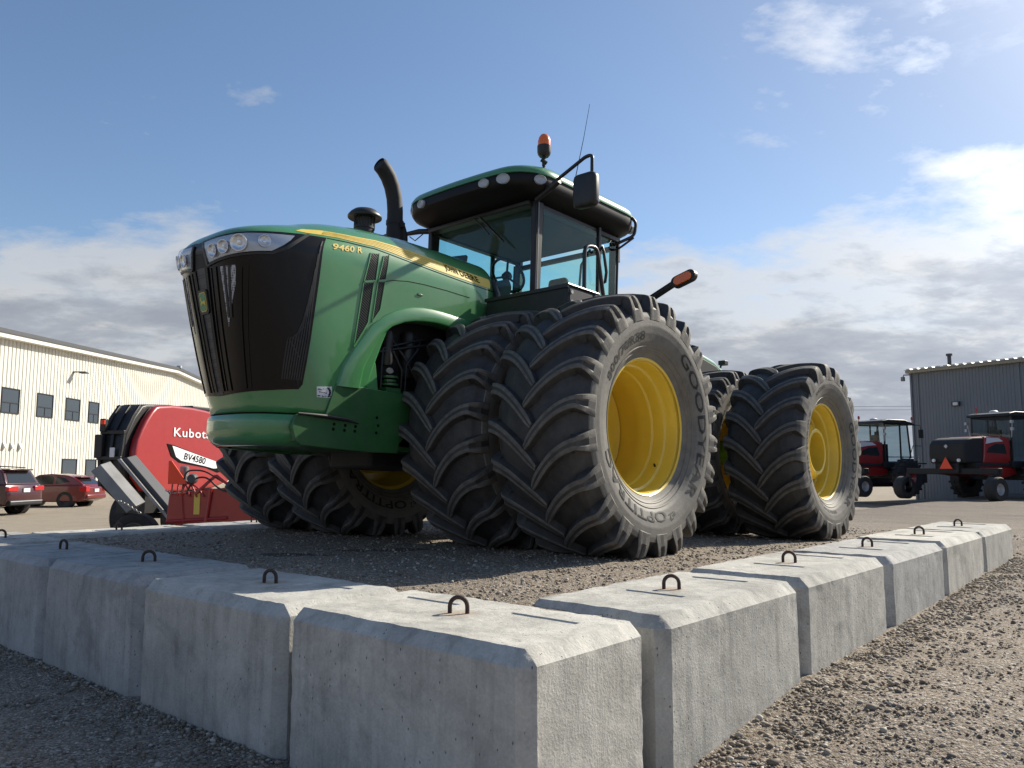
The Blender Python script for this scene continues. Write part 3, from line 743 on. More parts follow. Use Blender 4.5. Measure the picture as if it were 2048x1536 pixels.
# vertical fins beside the green side panel
def fins(mb, mir):
    for k in range(9):
        o_ = .012+.012*k; zt = 2.24-.115*k*.95
        line_patch(mb, [(.652-o_-.0, zt), (.60-o_, 1.50), (.565-o_, 1.20)], .005, .011, mirror=mir, skirt=.006)
gpart('grille_fins', fins, M['black'], 0)
def fins2(mb, mir):
    for k in range(7):
        o_ = .050+.013*k
        line_patch(mb, [(.33+o_, 1.99), (.28+o_*.9, 1.13)], .0035, .008, mirror=mir, skirt=.004)
# shiny moulding that runs from the headlight tip into the grille
def mould(mb, mir):
    line_patch(mb, [(.080, 2.000), (.25, 2.032), (.43, 2.068), (.487, 2.122), (.528, 2.190), (.562, 2.262)], .014, .018, mirror=mir, skirt=.016)
    line_patch(mb, [(.046, 2.165), (.080, 2.000)], .012, .018, mirror=mir, skirt=.016)
gpart('headlight_moulding', mould, M['black'])
mb = MB(); patch(mb, [(.30*0+.5296-.0, 1.215), (.545, 1.213), (.540, 1.165), (.531, 1.160), (.5296+.003, 1.19)], .010, skirt=.004); obj('grille_latch', mb, M['blackmat'], grille, 0)
# badge
bp_ = onhood(.0, 1.76, .02)
fr_ = Matrix.Translation(bp_) @ Matrix(((0, 0, 1, 0), (1, 0, 0, 0), (0, 1, 0, 0), (0, 0, 0, 1))) @ Matrix.Rotation(0, 4, 'X')
badge_tilt = math.atan2(hood_xc(1.85)-hood_xc(1.65), .2)
fr_ = Matrix.Translation(bp_) @ Matrix.Rotation(badge_tilt, 4, 'Y') @ Matrix(((0, 0, 1, 0), (1, 0, 0, 0), (0, 1, 0, 0), (0, 0, 0, 1)))
def ngon(sx, sy, ch, z0, z1, m4, mi=0, mb=None):
    pts = [(-sx, -sy+ch), (-sx+ch*.8, -sy), (sx-ch*.8, -sy), (sx, -sy+ch), (sx, sy-ch), (sx-ch*.8, sy), (-sx+ch*.8, sy), (-sx, sy-ch)]
    mb = mb or MB(); n = len(pts); vs = [m4 @ Vector((x, y, z)) for z in (z0, z1) for x, y in pts]
    return mb.add(vs, [tuple(range(n, 2*n)), tuple(range(n))]+[(i, (i+1) % n, n+(i+1) % n, n+i) for i in range(n)], mi)
mb = MB(); ngon(.062, .088, .02, -.03, .004, fr_, 0, mb); ngon(.048, .070, .020, 0, .0065, fr_, 1, mb); ngon(.043, .064, .018, 0, .0085, fr_, 2, mb)
# leaping deer of the emblem, simple silhouette
deer = [(-.040, .002), (-.030, .012), (-.012, .012), (.004, .006), (.016, .012), (.022, .020), (.017, .030), (.010, .036), (.016, .042), (.022, .038), (.026, .030), (.036, .023), (.035, .018), (.027, .014), (.024, .004), (.036, -.004), (.040, -.014), (.035, -.014), (.028, -.006), (.018, -.008), (.024, -.016), (.020, -.022), (.012, -.014), (.006, -.006), (-.010, -.006), (-.022, -.014), (-.036, -.020), (-.040, -.016), (-.028, -.008), (-.036, -.010), (-.044, -.018), (-.046, -.014), (-.036, -.002), (-.044, -.004)]
n = len(deer); mb.add([fr_ @ Vector((-x*.82, y-.004, z)) for z in (.008, .0105) for x, y in deer], [tuple(range(n, 2*n))]+[(i, (i+1) % n, n+(i+1) % n, n+i) for i in range(n)], 1)
obj('badge', mb, [M['black'], M['decal'], M['green']], grille, 0)
# --- headlights
hl = [(.0520, 2.165), (.2205, 2.177), (.3498, 2.196), (.43, 2.210), (.5100, 2.228), (.500, 2.185), (.476, 2.139), (.4322, 2.086), (.27, 2.050), (.0920, 2.018)]
def seat_on(phi, z, off):
    p = onhood(phi, z, off); q = onhood(phi, z, off+.1); n = (q-p).normalized()
    u = Vector((0, 0, 1)).cross(n).normalized(); v = n.cross(u)
    return Matrix(((u.x, v.x, n.x, p.x), (u.y, v.y, n.y, p.y), (u.z, v.z, n.z, p.z), (0, 0, 0, 1)))
for mir in (False, True):
    mb = MB(); patch(mb, hl, .010, mirror=mir, skirt=.012)
    hlo = obj('headlight', mb, M['lampbody'], tractor, 40)
    sg = -1 if mir else 1
    for (ph, z, r) in ((.148, 2.090, .048), (.224, 2.104, .048), (.304, 2.124, .060), (.404, 2.143, .044)):
        f = seat_on(ph, z, .012); Mi = Matrix.Diagonal((1, sg, 1, 1))
        mb = MB(); fr2 = Mi @ f
        mb.lathe([(.012, r), (.018, r), (.018, r*.93), (.010, r*.80), (.003, r*.55), (.0015, r*.3), (.012, r*.26), (.014, .001)], seg=24, frame=fr2)
        obj('reflector', mb, M['chrome'], hlo, 40)
    mb = MB(); patch(mb, hl, .026, mirror=mir, skirt=.014); obj('lens', mb, M['lampglass'], hlo, 40)
# --- bumper and chassis side plates
def bump_pt(u, z, grow):
    x, y = hood_plan(u, 1.02); return x*1+grow*(.5 if u > .6 else 0), y
us = [.5+.5*k/28 for k in range(29)]
def bumper_rows(us_):
    rows = []
    for u in us_:
        x, y = hood_plan(u, 1.02); row = []
        for z, g_ in ((.950, -.030), (.952, -.004), (.940, .006), (.90, .012), (.84, .010), (.79, -.004), (.755, -.030), (.735, -.075), (.730, -.14)):
            d = Vector((x-XS, y*1.4)); d = d.normalized() if d.length > 1e-6 else Vector((1, 0))
            row.append((x+d.x*g_, max(0, y+d.y*g_) if u < 1 else 0, z))
        rows.append(row)
    return rows
rw = bumper_rows([.665+.335*k/30 for k in range(31)]); rw = rw+[[(x, -y, z) for x, y, z in r_] for r_ in rw[:-1][::-1]]
mb = MB(); mb.grid(lambda i, j: rw[i][j], len(rw), 9)
e0 = [tuple(rw[0][j]) for j in range(9)]
bumper = obj('bumper', mb, M['green'], tractor, 40)
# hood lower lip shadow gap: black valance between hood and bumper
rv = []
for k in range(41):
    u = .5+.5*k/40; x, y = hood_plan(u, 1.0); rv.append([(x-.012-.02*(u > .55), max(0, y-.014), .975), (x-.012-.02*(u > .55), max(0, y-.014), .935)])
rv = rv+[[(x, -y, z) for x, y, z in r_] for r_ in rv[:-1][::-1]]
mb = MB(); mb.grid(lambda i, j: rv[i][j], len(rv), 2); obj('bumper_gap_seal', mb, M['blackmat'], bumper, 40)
mb = MB()
for s_ in (1, -1):
    pts = [(1.93, .945), (1.955, .86), (1.92, .765), (1.87, .735), (1.30, .715), (.98, .722), (.965, .80), (.90, .86), (.60, .95), (.60, 1.185), (1.60, 1.215), (1.68, .965), (1.9, .955)]
    mb.prism(pts, s_*.555, s_*.590)
mb.b2((.5, -.55, .74), (1.85, .55, .78)); mb.b2((1.5, -.56, .76), (1.9, .56, .9))
chassis = obj('front_frame', mb, M['green_dark'], tractor, 30, bevel=.006)
mb = MB()
for s_ in (1, -1):
    for (x, z) in ((1.60, .905), (1.605, .868), (1.50, .903), (1.505, .866), (1.405, .902), (1.41, .866), (1.205, .985), (1.19, .925), (1.205, .868)):
        mb.lathe([(s_*.588, .012), (s_*.5925, .012), (s_*.5925, .0001)], 'y', 12, (x, 0, z))
obj('bolt_holes', mb, M['ink'], chassis, 30)
mb = MB()
for s_ in (1, -1): mb.tube([(1.92, s_*.602, .957), (1.7, s_*.605, .955), (1.5, s_*.602, .945), (1.38, s_*.598, .925)], [.010, .016, .014, .004], 8)
obj('rubber_edge', mb, M['black'], chassis, 60)
# belly: sump, front axle, drive line
mb = MB(); mb.b2((-.4, -.34, .78), (1.75, .34, 1.25)); mb.b2((.3, -.27, .60), (1.0, .27, .80)); obj('sump', mb, M['blackmat'], tractor, 30, bevel=.03)
for nm, x in (('front_axle', 0.0), ('rear_axle', -3.555)):
    mb = MB(); mb.lathe([(-1.35, .13), (-1.0, .15), (-.5, .20), (-.3, .30), (.3, .30), (.5, .20), (1.0, .15), (1.35, .13)], 'y', 28, (x, 0, .95))
    obj(nm, mb, M['green_dark'], tractor, 35)
# engine seen through the wheel arch
mb = MB(); mb.b2((-.05, -.40, 1.2), (1.9, .40, 2.18)); mb.b2((1.3, -.5, 1.0), (1.9, .5, 2.1)); engine = obj('engine', mb, M['blackmat'], tractor, 30, bevel=.03)
for (x, y, z0, z1, r) in ((1.06, .50, 1.42, 1.70, .045), (1.20, .46, 1.42, 1.70, .045), (.80, .44, 1.35, 1.74, .06)):
    mb = MB(); mb.lathe([(z0, .001), (z0, r*.8), (z0+.03, r), (z1-.03, r), (z1, r*.8), (z1, .001)], 'z', 20, (x, y, 0)); obj('filter_canister', mb, M['black'], engine, 40)
mb = MB(); mb.prism([(.038, .0), (.022, .02), (.0, .026), (-.022, .02), (-.038, 0), (-.022, -.018), (0, -.024), (.022, -.018)], .56, .575, 'y', 0, (1.08, 0, 1.37)); obj('filler_cap', mb, M['beige'], engine, 30, bevel=.004)
mb = MB()
for zz_, w_ in ((1.26, .07), (1.29, .055), (1.32, .07)): mb.lathe([(zz_, .001), (zz_, w_), (zz_+.018, w_), (zz_+.018, .001)], 'z', 20, (1.02, .50, 0))
mb.b2((.95, .44, 1.02), (1.10, .56, 1.24)); mb.b2((.6, .40, 1.08), (.9, .5, 1.22)); obj('pump', mb, M['green_dark'], engine, 35)
mb = MB()
for k in range(7):
    a = rnd.uniform(.3, 1.2); b_ = rnd.uniform(.3, 1.2)
    mb.tube([(a, .45, 1.1), (a+.05, .52, 1.3+.05*k), ((a+b_)/2, .5, 1.5+.03*k), (b_, .44, 1.72)], .012, 8)
obj('hoses', mb, M['black'], engine, 60)
# --- exhaust and pre-cleaner
mb = MB(); cx, cy = .30, -.40
path = [(cx, cy, 2.45), (cx, cy, 2.75), (cx, cy, 2.98), (cx+.004, cy, 3.12), (cx+.02, cy, 3.24), (cx+.055, cy, 3.35), (cx+.105, cy, 3.435), (cx+.165, cy, 3.495), (cx+.215, cy, 3.525), (cx+.228, cy, 3.530)]
mb.tube(path, [.082, .082, .078, .076, .076, .077, .078, .078, .076, .068], 28, caps=False)
mb.tube([(cx+.222, cy, 3.527), (cx+.15, cy, 3.485), (cx+.09, cy, 3.41)], .066, 20, caps=True)
mb.lathe([(2.44, .095), (2.80, .095), (2.84, .088)], 'z', 28, (cx, cy, 0)); mb.lathe([(2.98, .086), (3.02, .086)], 'z', 28, (cx, cy, 0))
ex = obj('exhaust_stack', mb, M['blackmat'], tractor, 40)
mb = MB(); mb.tube([(cx-.09, cy+.02, 2.46), (cx-.10, cy+.02, 2.75), (cx-.085, cy+.02, 2.9), (cx-.07, cy, 2.98)], .05, 16); mb.box((cx-.02, cy+.085, 2.97), (.05, .03, .05)); obj('muffler', mb, M['blackmat'], ex, 50)
mb = MB(); px_, py_ = .93, -.05
mb.lathe([(2.55, .085), (2.70, .085), (2.70, .092), (2.715, .092)], 'z', 32, (px_, py_, 0))
pc = obj('air_precleaner', mb, M['black'], tractor, 40)
mb = MB(); mb.lathe([(2.80, .001), (2.80, .10), (2.795, .145), (2.80, .150), (2.815, .150), (2.845, .128), (2.868, .10), (2.872, .001)], 'z', 36, (px_, py_, 0)); obj('rain_cap', mb, M['black'], pc, 45)
mb = MB(); mb.lathe([(2.71, .062), (2.80, .062)], 'z', 24, (px_, py_, 0)); obj('bowl', mb, M['trim'], pc, 45)
mb = MB()
for k in range(18):
    a = k/18*6.283; mb.box((px_+.088*math.cos(a), py_+.088*math.sin(a), 2.755), (.008, .008, .09), rot=(0, 0, a))
obj('cage', mb, M['black'], pc, 30)

# ------------------------------------------------------------ wheels
RO, RL = 1.045, .95       # free and loaded radius
RK = 1.0; RLOC = .95
def squash(p):
    x, y, z = p
    r0_ = math.hypot(x, z)
    if r0_ > .515: k_ = (.515+(r0_-.515)*RK)/r0_; x *= k_; z *= k_
    if z < -.55 and x*x+z*z > .3:
        k = sm(-.55, -.95, z) if False else max(0, min(1, (-.55-z)/.4)); r = math.hypot(x, z)
        y = y*(1+.055*k*k*math.exp(-(x/.5)**2)*(1 if r > .58 else 0))
    if z < -RLOC+.004: z = -RLOC+.004
    return (x, y, z)
def carc(q):
    """carcass outer profile, q in 0..1 from the tread centre to the bead (y, r)"""
    K = [(0, .0, .984), (.10, .10, .982), (.22, .22, .975), (.32, .285, .960), (.40, .325, .940), (.46, .350, .918), (.52, .368, .890), (.56, .386, .872), (.59, .408, .858), (.63, .415, .825), (.70, .417, .755), (.76, .408, .700), (.84, .388, .635), (.90, .360, .585), (.95, .334, .548), (1.0, .318, .515)]
    for a, b in zip(K, K[1:]):
        if q <= b[0]:
            t = (q-a[0])/(b[0]-a[0]); return a[1]+(b[1]-a[1])*t, a[2]+(b[2]-a[2])*t
    return K[-1][1:]
def lugp(s):
    """lug top profile, s 0..1 centre to low on the shoulder"""
    K = [(0, -.035, 1.040), (.15, .05, 1.043), (.35, .16, 1.040), (.55, .265, 1.030), (.72, .345, 1.016), (.80, .382, 1.004), (.84, .398, .992), (.90, .411, .945), (.96, .417, .885), (1.0, .4165, .805)]
    for a, b in zip(K, K[1:]):
        if s <= b[0]:
            t = (s-a[0])/(b[0]-a[0]); return a[1]+(b[1]-a[1])*t, a[2]+(b[2]-a[2])*t
    return K[-1][1:]
def sidew_y(r):
    y0, r0 = carc(.575)
    for i in range(1, 161):
        y, rr = carc(.575+.425*i/160)
        if rr <= r: return y0+(y-y0)*(r0-r)/max(1e-9, r0-rr)
        y0, r0 = y, rr
    return .32
def add_side_text(mb, txt, a0, a1, r, ht, mi, bold, sides=(1, -1), sp=1.0, shear=0):
    """clock angles in degrees clockwise as read from outside"""
    for sd in sides:
        vs, fs, wd = text_mesh(txt, 1.0, bold, .0, shear=shear, spacing=sp, res=2, cuts=5); cap = .72; out = []
        for v in vs:
            a = R(a0+(a1-a0)*v.x/wd); rr = r+(v.y/cap-.5)*ht; y = sidew_y(rr)+.0035
            # clockwise from the top seen from outside: on the left side (+y) forward (+x) is to the left
            x = -math.sin(a)*rr if sd > 0 else math.sin(a)*rr
            out.append(squash((x, sd*y, math.cos(a)*rr)))
        mb.add(out, fs, mi)
def tyre_mesh(N, lw, texts, name, dphi=.30, rot=0, slot=1):
    mb = MB(); SEG = 176; prof = [carc(i/100) for i in range(101)]; P = [(-y, r) for y, r in prof[::-1]]+prof[1:]
    mb.grid(lambda i, j: squash((P[j][1]*math.cos(2*math.pi*i/SEG), P[j][0], P[j][1]*math.sin(2*math.pi*i/SEG))), SEG, len(P), 0, closeu=True)
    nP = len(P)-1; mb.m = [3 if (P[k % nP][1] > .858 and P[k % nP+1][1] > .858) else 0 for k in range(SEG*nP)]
    # narrow moulded ridges on the sidewall
    for rr in (.600, .565):
        for sd in (1, -1):
            q = [(sidew_y(rr+d)+h, rr+d) for d, h in ((.010, -.002), (.004, .006), (-.004, .006), (-.010, -.002))]
            mb.grid(lambda i, j: squash((q[j][1]*math.cos(2*math.pi*i/SEG), sd*q[j][0], q[j][1]*math.sin(2*math.pi*i/SEG))), SEG, 4, 0, closeu=True)
    NS = 22
    for sd in (1, -1):
        for k in range(N):
            ph0 = 2*math.pi*(k+(.5 if sd < 0 else 0))/N+rot; rows = []
            for i in range(NS+1):
                s = i/NS; y, r = lugp(s)
                yy = max(0, min(1, (y+.035)/.435)); ph = ph0+dphi*(1-(1-yy)**1.75)
                sh = max(0, (s-.76)/.24)
                w = lw*(.82+.30*min(1, s/.7)) + lw*1.0*sh**1.6
                if i == 0: w *= .55
                if i == 1: w *= .85
                h0 = .062*(1-.0*sh); rb = r-h0 if s < .84 else r-.01
                cq = .0
                # base sits just under the carcass
                if y < .33: by, br = y, min(r-.035, .982)-.03
                else: kk = min(1, (y-.33)/.05); by, br = y-.085*kk, r-.065+.035*sh
                wb = w+.012*(1-sh)+.004
                dip = .020*min(1, max(0, (s-.80)/.06))*slot*(1 if s < .94 else 0)
                # direction of width: circumferential, skewed with the path slope
                sk = dphi*1.75*(1-yy)**.75*.42 if y < .36 else 0
                def P3(off, y_, r_):
                    a = ph+off/r_*1.0; yk = y_-off*min(.55, sk*1.5)*(1 if y < .37 else 0)
                    return squash((r_*math.cos(a), sd*yk, r_*math.sin(a)))
                def dp(y_, r_, d): return (y_-d*.8, r_-d*.6)
                row = [P3(-wb, by, br), P3(-w-.002, y-.002, r-.008), P3(-w+.003, y, r-.001), P3(-w*.45, y, r), P3(-w*.30, *dp(y, r, dip)), P3(w*.30, *dp(y, r, dip)), P3(w*.45, y, r), P3(w-.003, y, r-.001), P3(w+.002, y-.002, r-.008), P3(wb, by, br)]
                rows.append(row)
            b = len(mb.v); vs = [p for row in rows for p in row]; fs = []; ms = []
            for i in range(NS):
                for j in range(9):
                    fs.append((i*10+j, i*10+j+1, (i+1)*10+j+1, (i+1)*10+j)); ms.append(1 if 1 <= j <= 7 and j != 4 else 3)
            fs.append(tuple(range(10))); ms.append(1); fs.append(tuple(NS*10+j for j in range(10))); ms.append(1)
            if sd < 0: fs = [f[::-1] for f in fs]
            mb.v += vs; mb.f += [tuple(b+q for q in f) for f in fs]; mb.m += ms
    for t in texts: add_side_text(mb, *t)
    me = bpy.data.meshes.new(name); me.from_pydata(mb.v, [], mb.f)
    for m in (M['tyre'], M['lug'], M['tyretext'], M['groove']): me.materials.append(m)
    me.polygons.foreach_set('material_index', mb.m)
    bm = bmesh.new(); bm.from_mesh(me); bmesh.ops.recalc_face_normals(bm, faces=bm.faces); bm.to_mesh(me); bm.free()
    me.polygons.foreach_set('use_smooth', [True]*len(me.polygons)); me.set_sharp_from_angle(angle=R(27)); me.update()
    return me
RK, RLOC = .955, .95
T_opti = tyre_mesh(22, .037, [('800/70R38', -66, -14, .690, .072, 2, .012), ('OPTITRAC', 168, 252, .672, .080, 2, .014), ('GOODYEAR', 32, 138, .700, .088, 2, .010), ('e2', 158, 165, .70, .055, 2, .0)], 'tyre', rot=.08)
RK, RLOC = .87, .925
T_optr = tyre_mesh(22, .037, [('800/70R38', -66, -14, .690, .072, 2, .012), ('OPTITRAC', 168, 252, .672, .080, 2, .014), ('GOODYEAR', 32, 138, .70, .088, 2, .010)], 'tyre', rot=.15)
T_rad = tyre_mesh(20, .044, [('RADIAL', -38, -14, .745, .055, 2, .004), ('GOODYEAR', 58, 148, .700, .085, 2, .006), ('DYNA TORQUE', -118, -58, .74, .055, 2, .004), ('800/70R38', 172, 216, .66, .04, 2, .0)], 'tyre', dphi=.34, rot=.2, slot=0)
def rim_mesh(kind, sg):
    """sg +1: outer face towards +y. profile from the outer flange through the barrel"""
    mb = MB(); SEG = 96; L = [(.312, .500), (.322, .512), (.318, .522), (.306, .524), (.298, .515), (.290, .497), (.270, .488), (.215, .484), (.200, .478), (.190, .462), (.165, .455), (.10, .452), (.085, .440), (.02, .436), (-.05, .436), (-.08, .452), (-.20, .462), (-.235, .478), (-.29, .486), (-.305, .515), (-.315, .522)]
    back = [(-.315, .522), (-.30, .53), (-.1, .50), (.0, .47), (.15, .49), (.28, .51), (.306, .524)]
    mb.lathe([(a*sg, r) for a, r in L], 'y', SEG); mb.lathe([(a*sg, r) for a, r in back], 'y', SEG)
    if kind == 'deep': disc = [(-.235, .470), (-.245, .455), (-.262, .40), (-.262, .34), (-.25, .32), (-.25, .20), (-.24, .19), (-.24, .001)]
    elif kind == 'hub': disc = [(-.20, .465), (-.07, .40), (.0, .345), (.06, .325), (.15, .312), (.175, .300), (.225, .258), (.243, .248), (.248, .235), (.243, .212), (.10, .205), (-.10, .195), (-.20, .19), (-.21, .001)]
    else: disc = [(.0, .44), (.0, .36), (-.02, .33), (-.02, .001)]
    mb.lathe([(a*sg, r) for a, r in disc], 'y', SEG)
    if kind == 'hub':
        for k in range(8):
            a = k/8*2*math.pi+.2
            mb.box((.335*math.cos(a), sg*.03, .335*math.sin(a)), (.13, .12, .11), rot=(0, -a, 0))
    b = len(mb.m)
    if kind == 'deep':   # valve stem
        a = R(-38); rr = .46; mb.tube([(rr*math.cos(a)*-1, sg*.17, rr*math.sin(a)), ((rr-.03)*math.cos(a)*-1, sg*.175, (rr-.03)*math.sin(a))], .008, 8, 1); 
    me = bpy.data.meshes.new('rim'); me.from_pydata(mb.v, [], mb.f); me.materials.append(M['yellow']); me.materials.append(M['black']); me.polygons.foreach_set('material_index', mb.m)
    bm = bmesh.new(); bm.from_mesh(me); bmesh.ops.recalc_face_normals(bm, faces=bm.faces); bm.to_mesh(me); bm.free()
    me.polygons.foreach_set('use_smooth', [True]*len(me.polygons)); me.set_sharp_from_angle(angle=R(30)); return me
RIMS = {(k, s_): rim_mesh(k, s_) for k in ('deep', 'hub', 'flat') for s_ in (1, -1)}
for x, row in ((0.0, 'front'), (-3.555, 'rear')):
    for y in (1.945, .965, -.965, -1.945):
        outer = abs(y) > 1.5; s_ = 1 if y > 0 else -1
        wh = part('wheel', (x, y, RL), tractor); 
        tm_ = (T_rad if outer else T_optr) if row == 'rear' else T_opti
        rm_ = RIMS[(('deep' if row == 'front' else 'hub') if outer else 'flat', s_)]
        for nm, me in (('tyre', tm_), ('rim', rm_)):
            o = bpy.data.objects.new(nm, me); COL.objects.link(o); o.parent = wh; ALL.append(o)
# ------------------------------------------------------------ cab
Cg, Ck, Ct = M['cabglass'], M['black'], M['trim']
cabx0, cabx1, cabw = -.50, -1.86, .745
def rrect(x0, x1, w_, r, n=8, bow=0.0):
    """rounded rectangle outline seen from above, CCW, bow = front bulge"""
    P = []
    for cx, cy, a0 in ((x1-r, w_-r, 0), (x0+r, w_-r, 90), (x0+r, -w_+r, 180), (x1-r, -w_+r, 270)):
        for k in range(n+1):
            a = R(a0+90*k/n); P.append((cx+r*math.cos(a), cy+r*math.sin(a)))
    m = []
    for i, p in enumerate(P):
        q = P[(i+1) % len(P)]; d = math.hypot(q[0]-p[0], q[1]-p[1]); k = max(1, int(d/.12))
        m += [(p[0]+(q[0]-p[0])*j/k, p[1]+(q[1]-p[1])*j/k) for j in range(k)]
    return [(x+(bow*(1-(y/w_)**2) if x > (x0+x1)/2 else -bow*.3*(1-(y/w_)**2)), y) for x, y in m]
def roof_shell(levels, name, m, parent, close=True):
    mb = MB(); n = None; rings = []
    for z, x0, x1, w_, r, bow, tilt in levels:
        ring = [(x, y, z+tilt*(x+1.1)) for x, y in rrect(x0, x1, w_, r, 8, bow)]; rings.append(ring)
    # unify count by resampling
    N_ = 96
    def res(rg):
        n = len(rg); L = [0]
        for i in range(n): a, b = rg[i], rg[(i+1) % n]; L.append(L[-1]+math.dist(a, b))
        out = []; j = 0
        for k in range(N_):
            t = L[-1]*k/N_
            while L[j+1] < t: j += 1
            f = (t-L[j])/(L[j+1]-L[j]+1e-9); a, b = rg[j], rg[(j+1) % n]; out.append(tuple(a[q]+(b[q]-a[q])*f for q in range(3)))
        return out
    rings = [res(r_) for r_ in rings]
    mb.v = [p for r_ in rings for p in r_]; mb.f = [(i*N_+k, i*N_+(k+1) % N_, (i+1)*N_+(k+1) % N_, (i+1)*N_+k) for i in range(len(rings)-1) for k in range(N_)]
    mb.f += [tuple(range(N_)), tuple((len(rings)-1)*N_+k for k in range(N_))]; mb.m = [0]*len(mb.f)
    return obj(name, mb, m, parent, 40)
cab = part('cab', (0, 0, 0), tractor)
roof = roof_shell([(3.19, -1.92, -.50, .74, .12, .04, .0), (3.235, -2.03, -.33, .81, .25, .05, .0), (3.27, -2.08, -.20, .872, .30, .06, .0), (3.30, -2.10, -.17, .890, .33, .07, .0), (3.35, -2.115, -.16, .898, .33, .07, .0), (3.395, -2.11, -.18, .895, .33, .07, .0), (3.40, -2.06, -.24, .85, .33, .06, .0)], 'cab_roof', M['roofblk'], tractor)
cap = roof_shell([(3.392, -2.09, -.19, .880, .33, .06, .0), (3.396, -2.12, -.165, .906, .33, .07, .0), (3.42, -2.12, -.168, .908, .33, .07, .0), (3.46, -2.10, -.19, .890, .33, .07, 0), (3.50, -2.06, -.25, .85, .33, .06, 0), (3.54, -1.96, -.40, .75, .30, .05, 0), (3.572, -1.80, -.64, .56, .28, .03, 0), (3.59, -1.6, -.9, .36, .25, .02, 0)], 'roof_cap', M['green'], roof)
# headliner inside
mb = MB(); mb.b2((-1.84, -.65, 3.14), (-.54, .65, 3.188)); obj('headliner', mb, Ct, cab, 30, bevel=.02)
mb = MB()
def bar(a, b, w_=.035, d=.05): 
    a, b = Vector(a), Vector(b); mb.tube([a, b], w_, 4)
# pillars
for s_ in (1, -1):
    mb = MB()
    mb.prism([(-.455, 1.95), (-.53, 1.95), (-.575, 3.2), (-.455, 3.2)], s_*.69, s_*.755); obj('front_pillar', mb, Ck, cab, 30, bevel=.012)
    mb = MB(); mb.prism([(-1.445, 1.95), (-1.49, 1.95), (-1.50, 3.2), (-1.455, 3.2)], s_*.735, s_*.775); obj('door_pillar', mb, Ck, cab, 30, bevel=.008)
    mb = MB(); mb.prism([(-1.80, 1.95), (-1.865, 1.95), (-1.89, 3.2), (-1.83, 3.2)], s_*.64, s_*.72); obj('rear_pillar', mb, Ck, cab, 30, bevel=.01)
    mb = MB(); mb.tube([(-.47, s_*.764, 1.98), (-.485, s_*.764, 3.18)], .007, 8); obj('pillar_trim', mb, M['steel'], cab, 60)
    # top and bottom rails
    mb = MB(); mb.b2((-1.88, s_*.66, 3.135), (-.48, s_*.745, 3.19)); obj('side_rail', mb, Ck, cab, 30, bevel=.01); mb = MB(); mb.b2((-1.88, s_*.66, 1.85), (-.48, s_*.75, 2.02)); obj('side_rail', mb, Ck, cab, 30, bevel=.01)
    # door glass
    mb = MB(); mb.prism([(-.535, 2.03), (-1.44, 2.03), (-1.45, 3.14), (-.57, 3.14)], s_*.752, s_*.757); dg_ = obj('door_glass', mb, Cg, cab, 0)
    # rear quarter glass with rounded lower corner
    q = [(-1.50, 2.06), (-1.70, 2.06), (-1.755, 2.075), (-1.795, 2.11), (-1.815, 2.17), (-1.85, 3.12), (-1.50, 3.12)]
    mb = MB(); mb.prism(q, s_*.735, s_*.740); obj('quarter_glass', mb, Cg, cab, 0)
    mb = MB(); mb.tube([(x, s_*.742, z) for x, z in q[:-1]], .013, 8); obj('quarter_glass_seal', mb, Ck, cab, 60)
# windscreen, gently bowed
mb = MB()
def ws(i, j, off=0):
    y = -.70+1.40*i/16; f = j/8; z = 1.98+1.19*f; x = -.505-.055*f+.075*(1-(y/.70)**2)+off; return (x, y, z)
mb.grid(lambda i, j: ws(i, j), 17, 9); mb.grid(lambda i, j: ws(i, j, -.005), 17, 9); obj('windscreen', mb, Cg, cab, 60)
mb = MB(); mb.prism([(-1.90, -.66), (-1.895, -.66), (-1.895, .66), (-1.90, .66)], 2.1, 3.12, 'z'); obj('rear_glass', mb, Cg, cab, 0)
for z in (2.05, 3.10): mb = MB(); mb.b2((-1.92, -.68, z-.03), (-1.875, .68, z+.02)); obj('rear_window_rail', mb, Ck, cab, 30)
mb = MB(); mb.b2((-1.90, -.73, 1.55), (-.46, .73, 2.0)); obj('cab_floor', mb, Ck, cab, 30, bevel=.02)
mb = MB(); mb.b2((-.53, -.70, 3.15), (-.40, .70, 3.20)); obj('windscreen_rail', mb, Ck, cab, 30, bevel=.015)
mb = MB(); mb.b2((-.50, -.69, 1.95), (-.40, .69, 2.06)); obj('windscreen_rail', mb, Ck, cab, 30, bevel=.015)
# hood-to-cab cowl
mb = MB(); mb.prism([(-.66, 1.6), (.66, 1.6), (.66, 2.22), (.60, 2.34), (.45, 2.44), (.30, 2.50), (-.30, 2.50), (-.45, 2.44), (-.60, 2.34), (-.66, 2.22)], -.10, -.05, 'x'); cw_ = obj('cowl', mb, Ck, tractor, 30, bevel=.015)
# steering column, wheel and console
SW = Vector((-.85, .06, 2.66)); m_ = Matrix.Translation(SW) @ Matrix.Rotation(R(-50), 4, 'Y')
mb = MB(); mb.tube([m_ @ Vector((.19*math.cos(a), .19*math.sin(a), 0)) for a in np.linspace(0, 2*math.pi, 41)], .015, 10, caps=False)
for a in (.5, 2.6, 4.7): mb.tube([m_ @ Vector((0, 0, -.03)), m_ @ Vector((.185*math.cos(a), .185*math.sin(a), 0))], .012, 8)
mb.lathe([(-.05, .05), (.0, .05), (.012, .001)], 'z', 20, frame=m_); obj('steering_wheel', mb, Ck, cab, 50)
mb = MB(); mb.prism([(-.72, 1.98), (-.50, 1.98), (-.54, 2.25), (-.64, 2.50), (-.76, 2.60), (-.82, 2.52), (-.74, 2.2)], -.14, .16, 'y'); obj('steering_console', mb, M['trim'], cab, 30, bevel=.03)
mb = MB(); mb.b2((-1.50, -.62, 2.0), (-.75, -.34, 2.42)); obj('side_console', mb, M['beige'], cab, 30, bevel=.05)
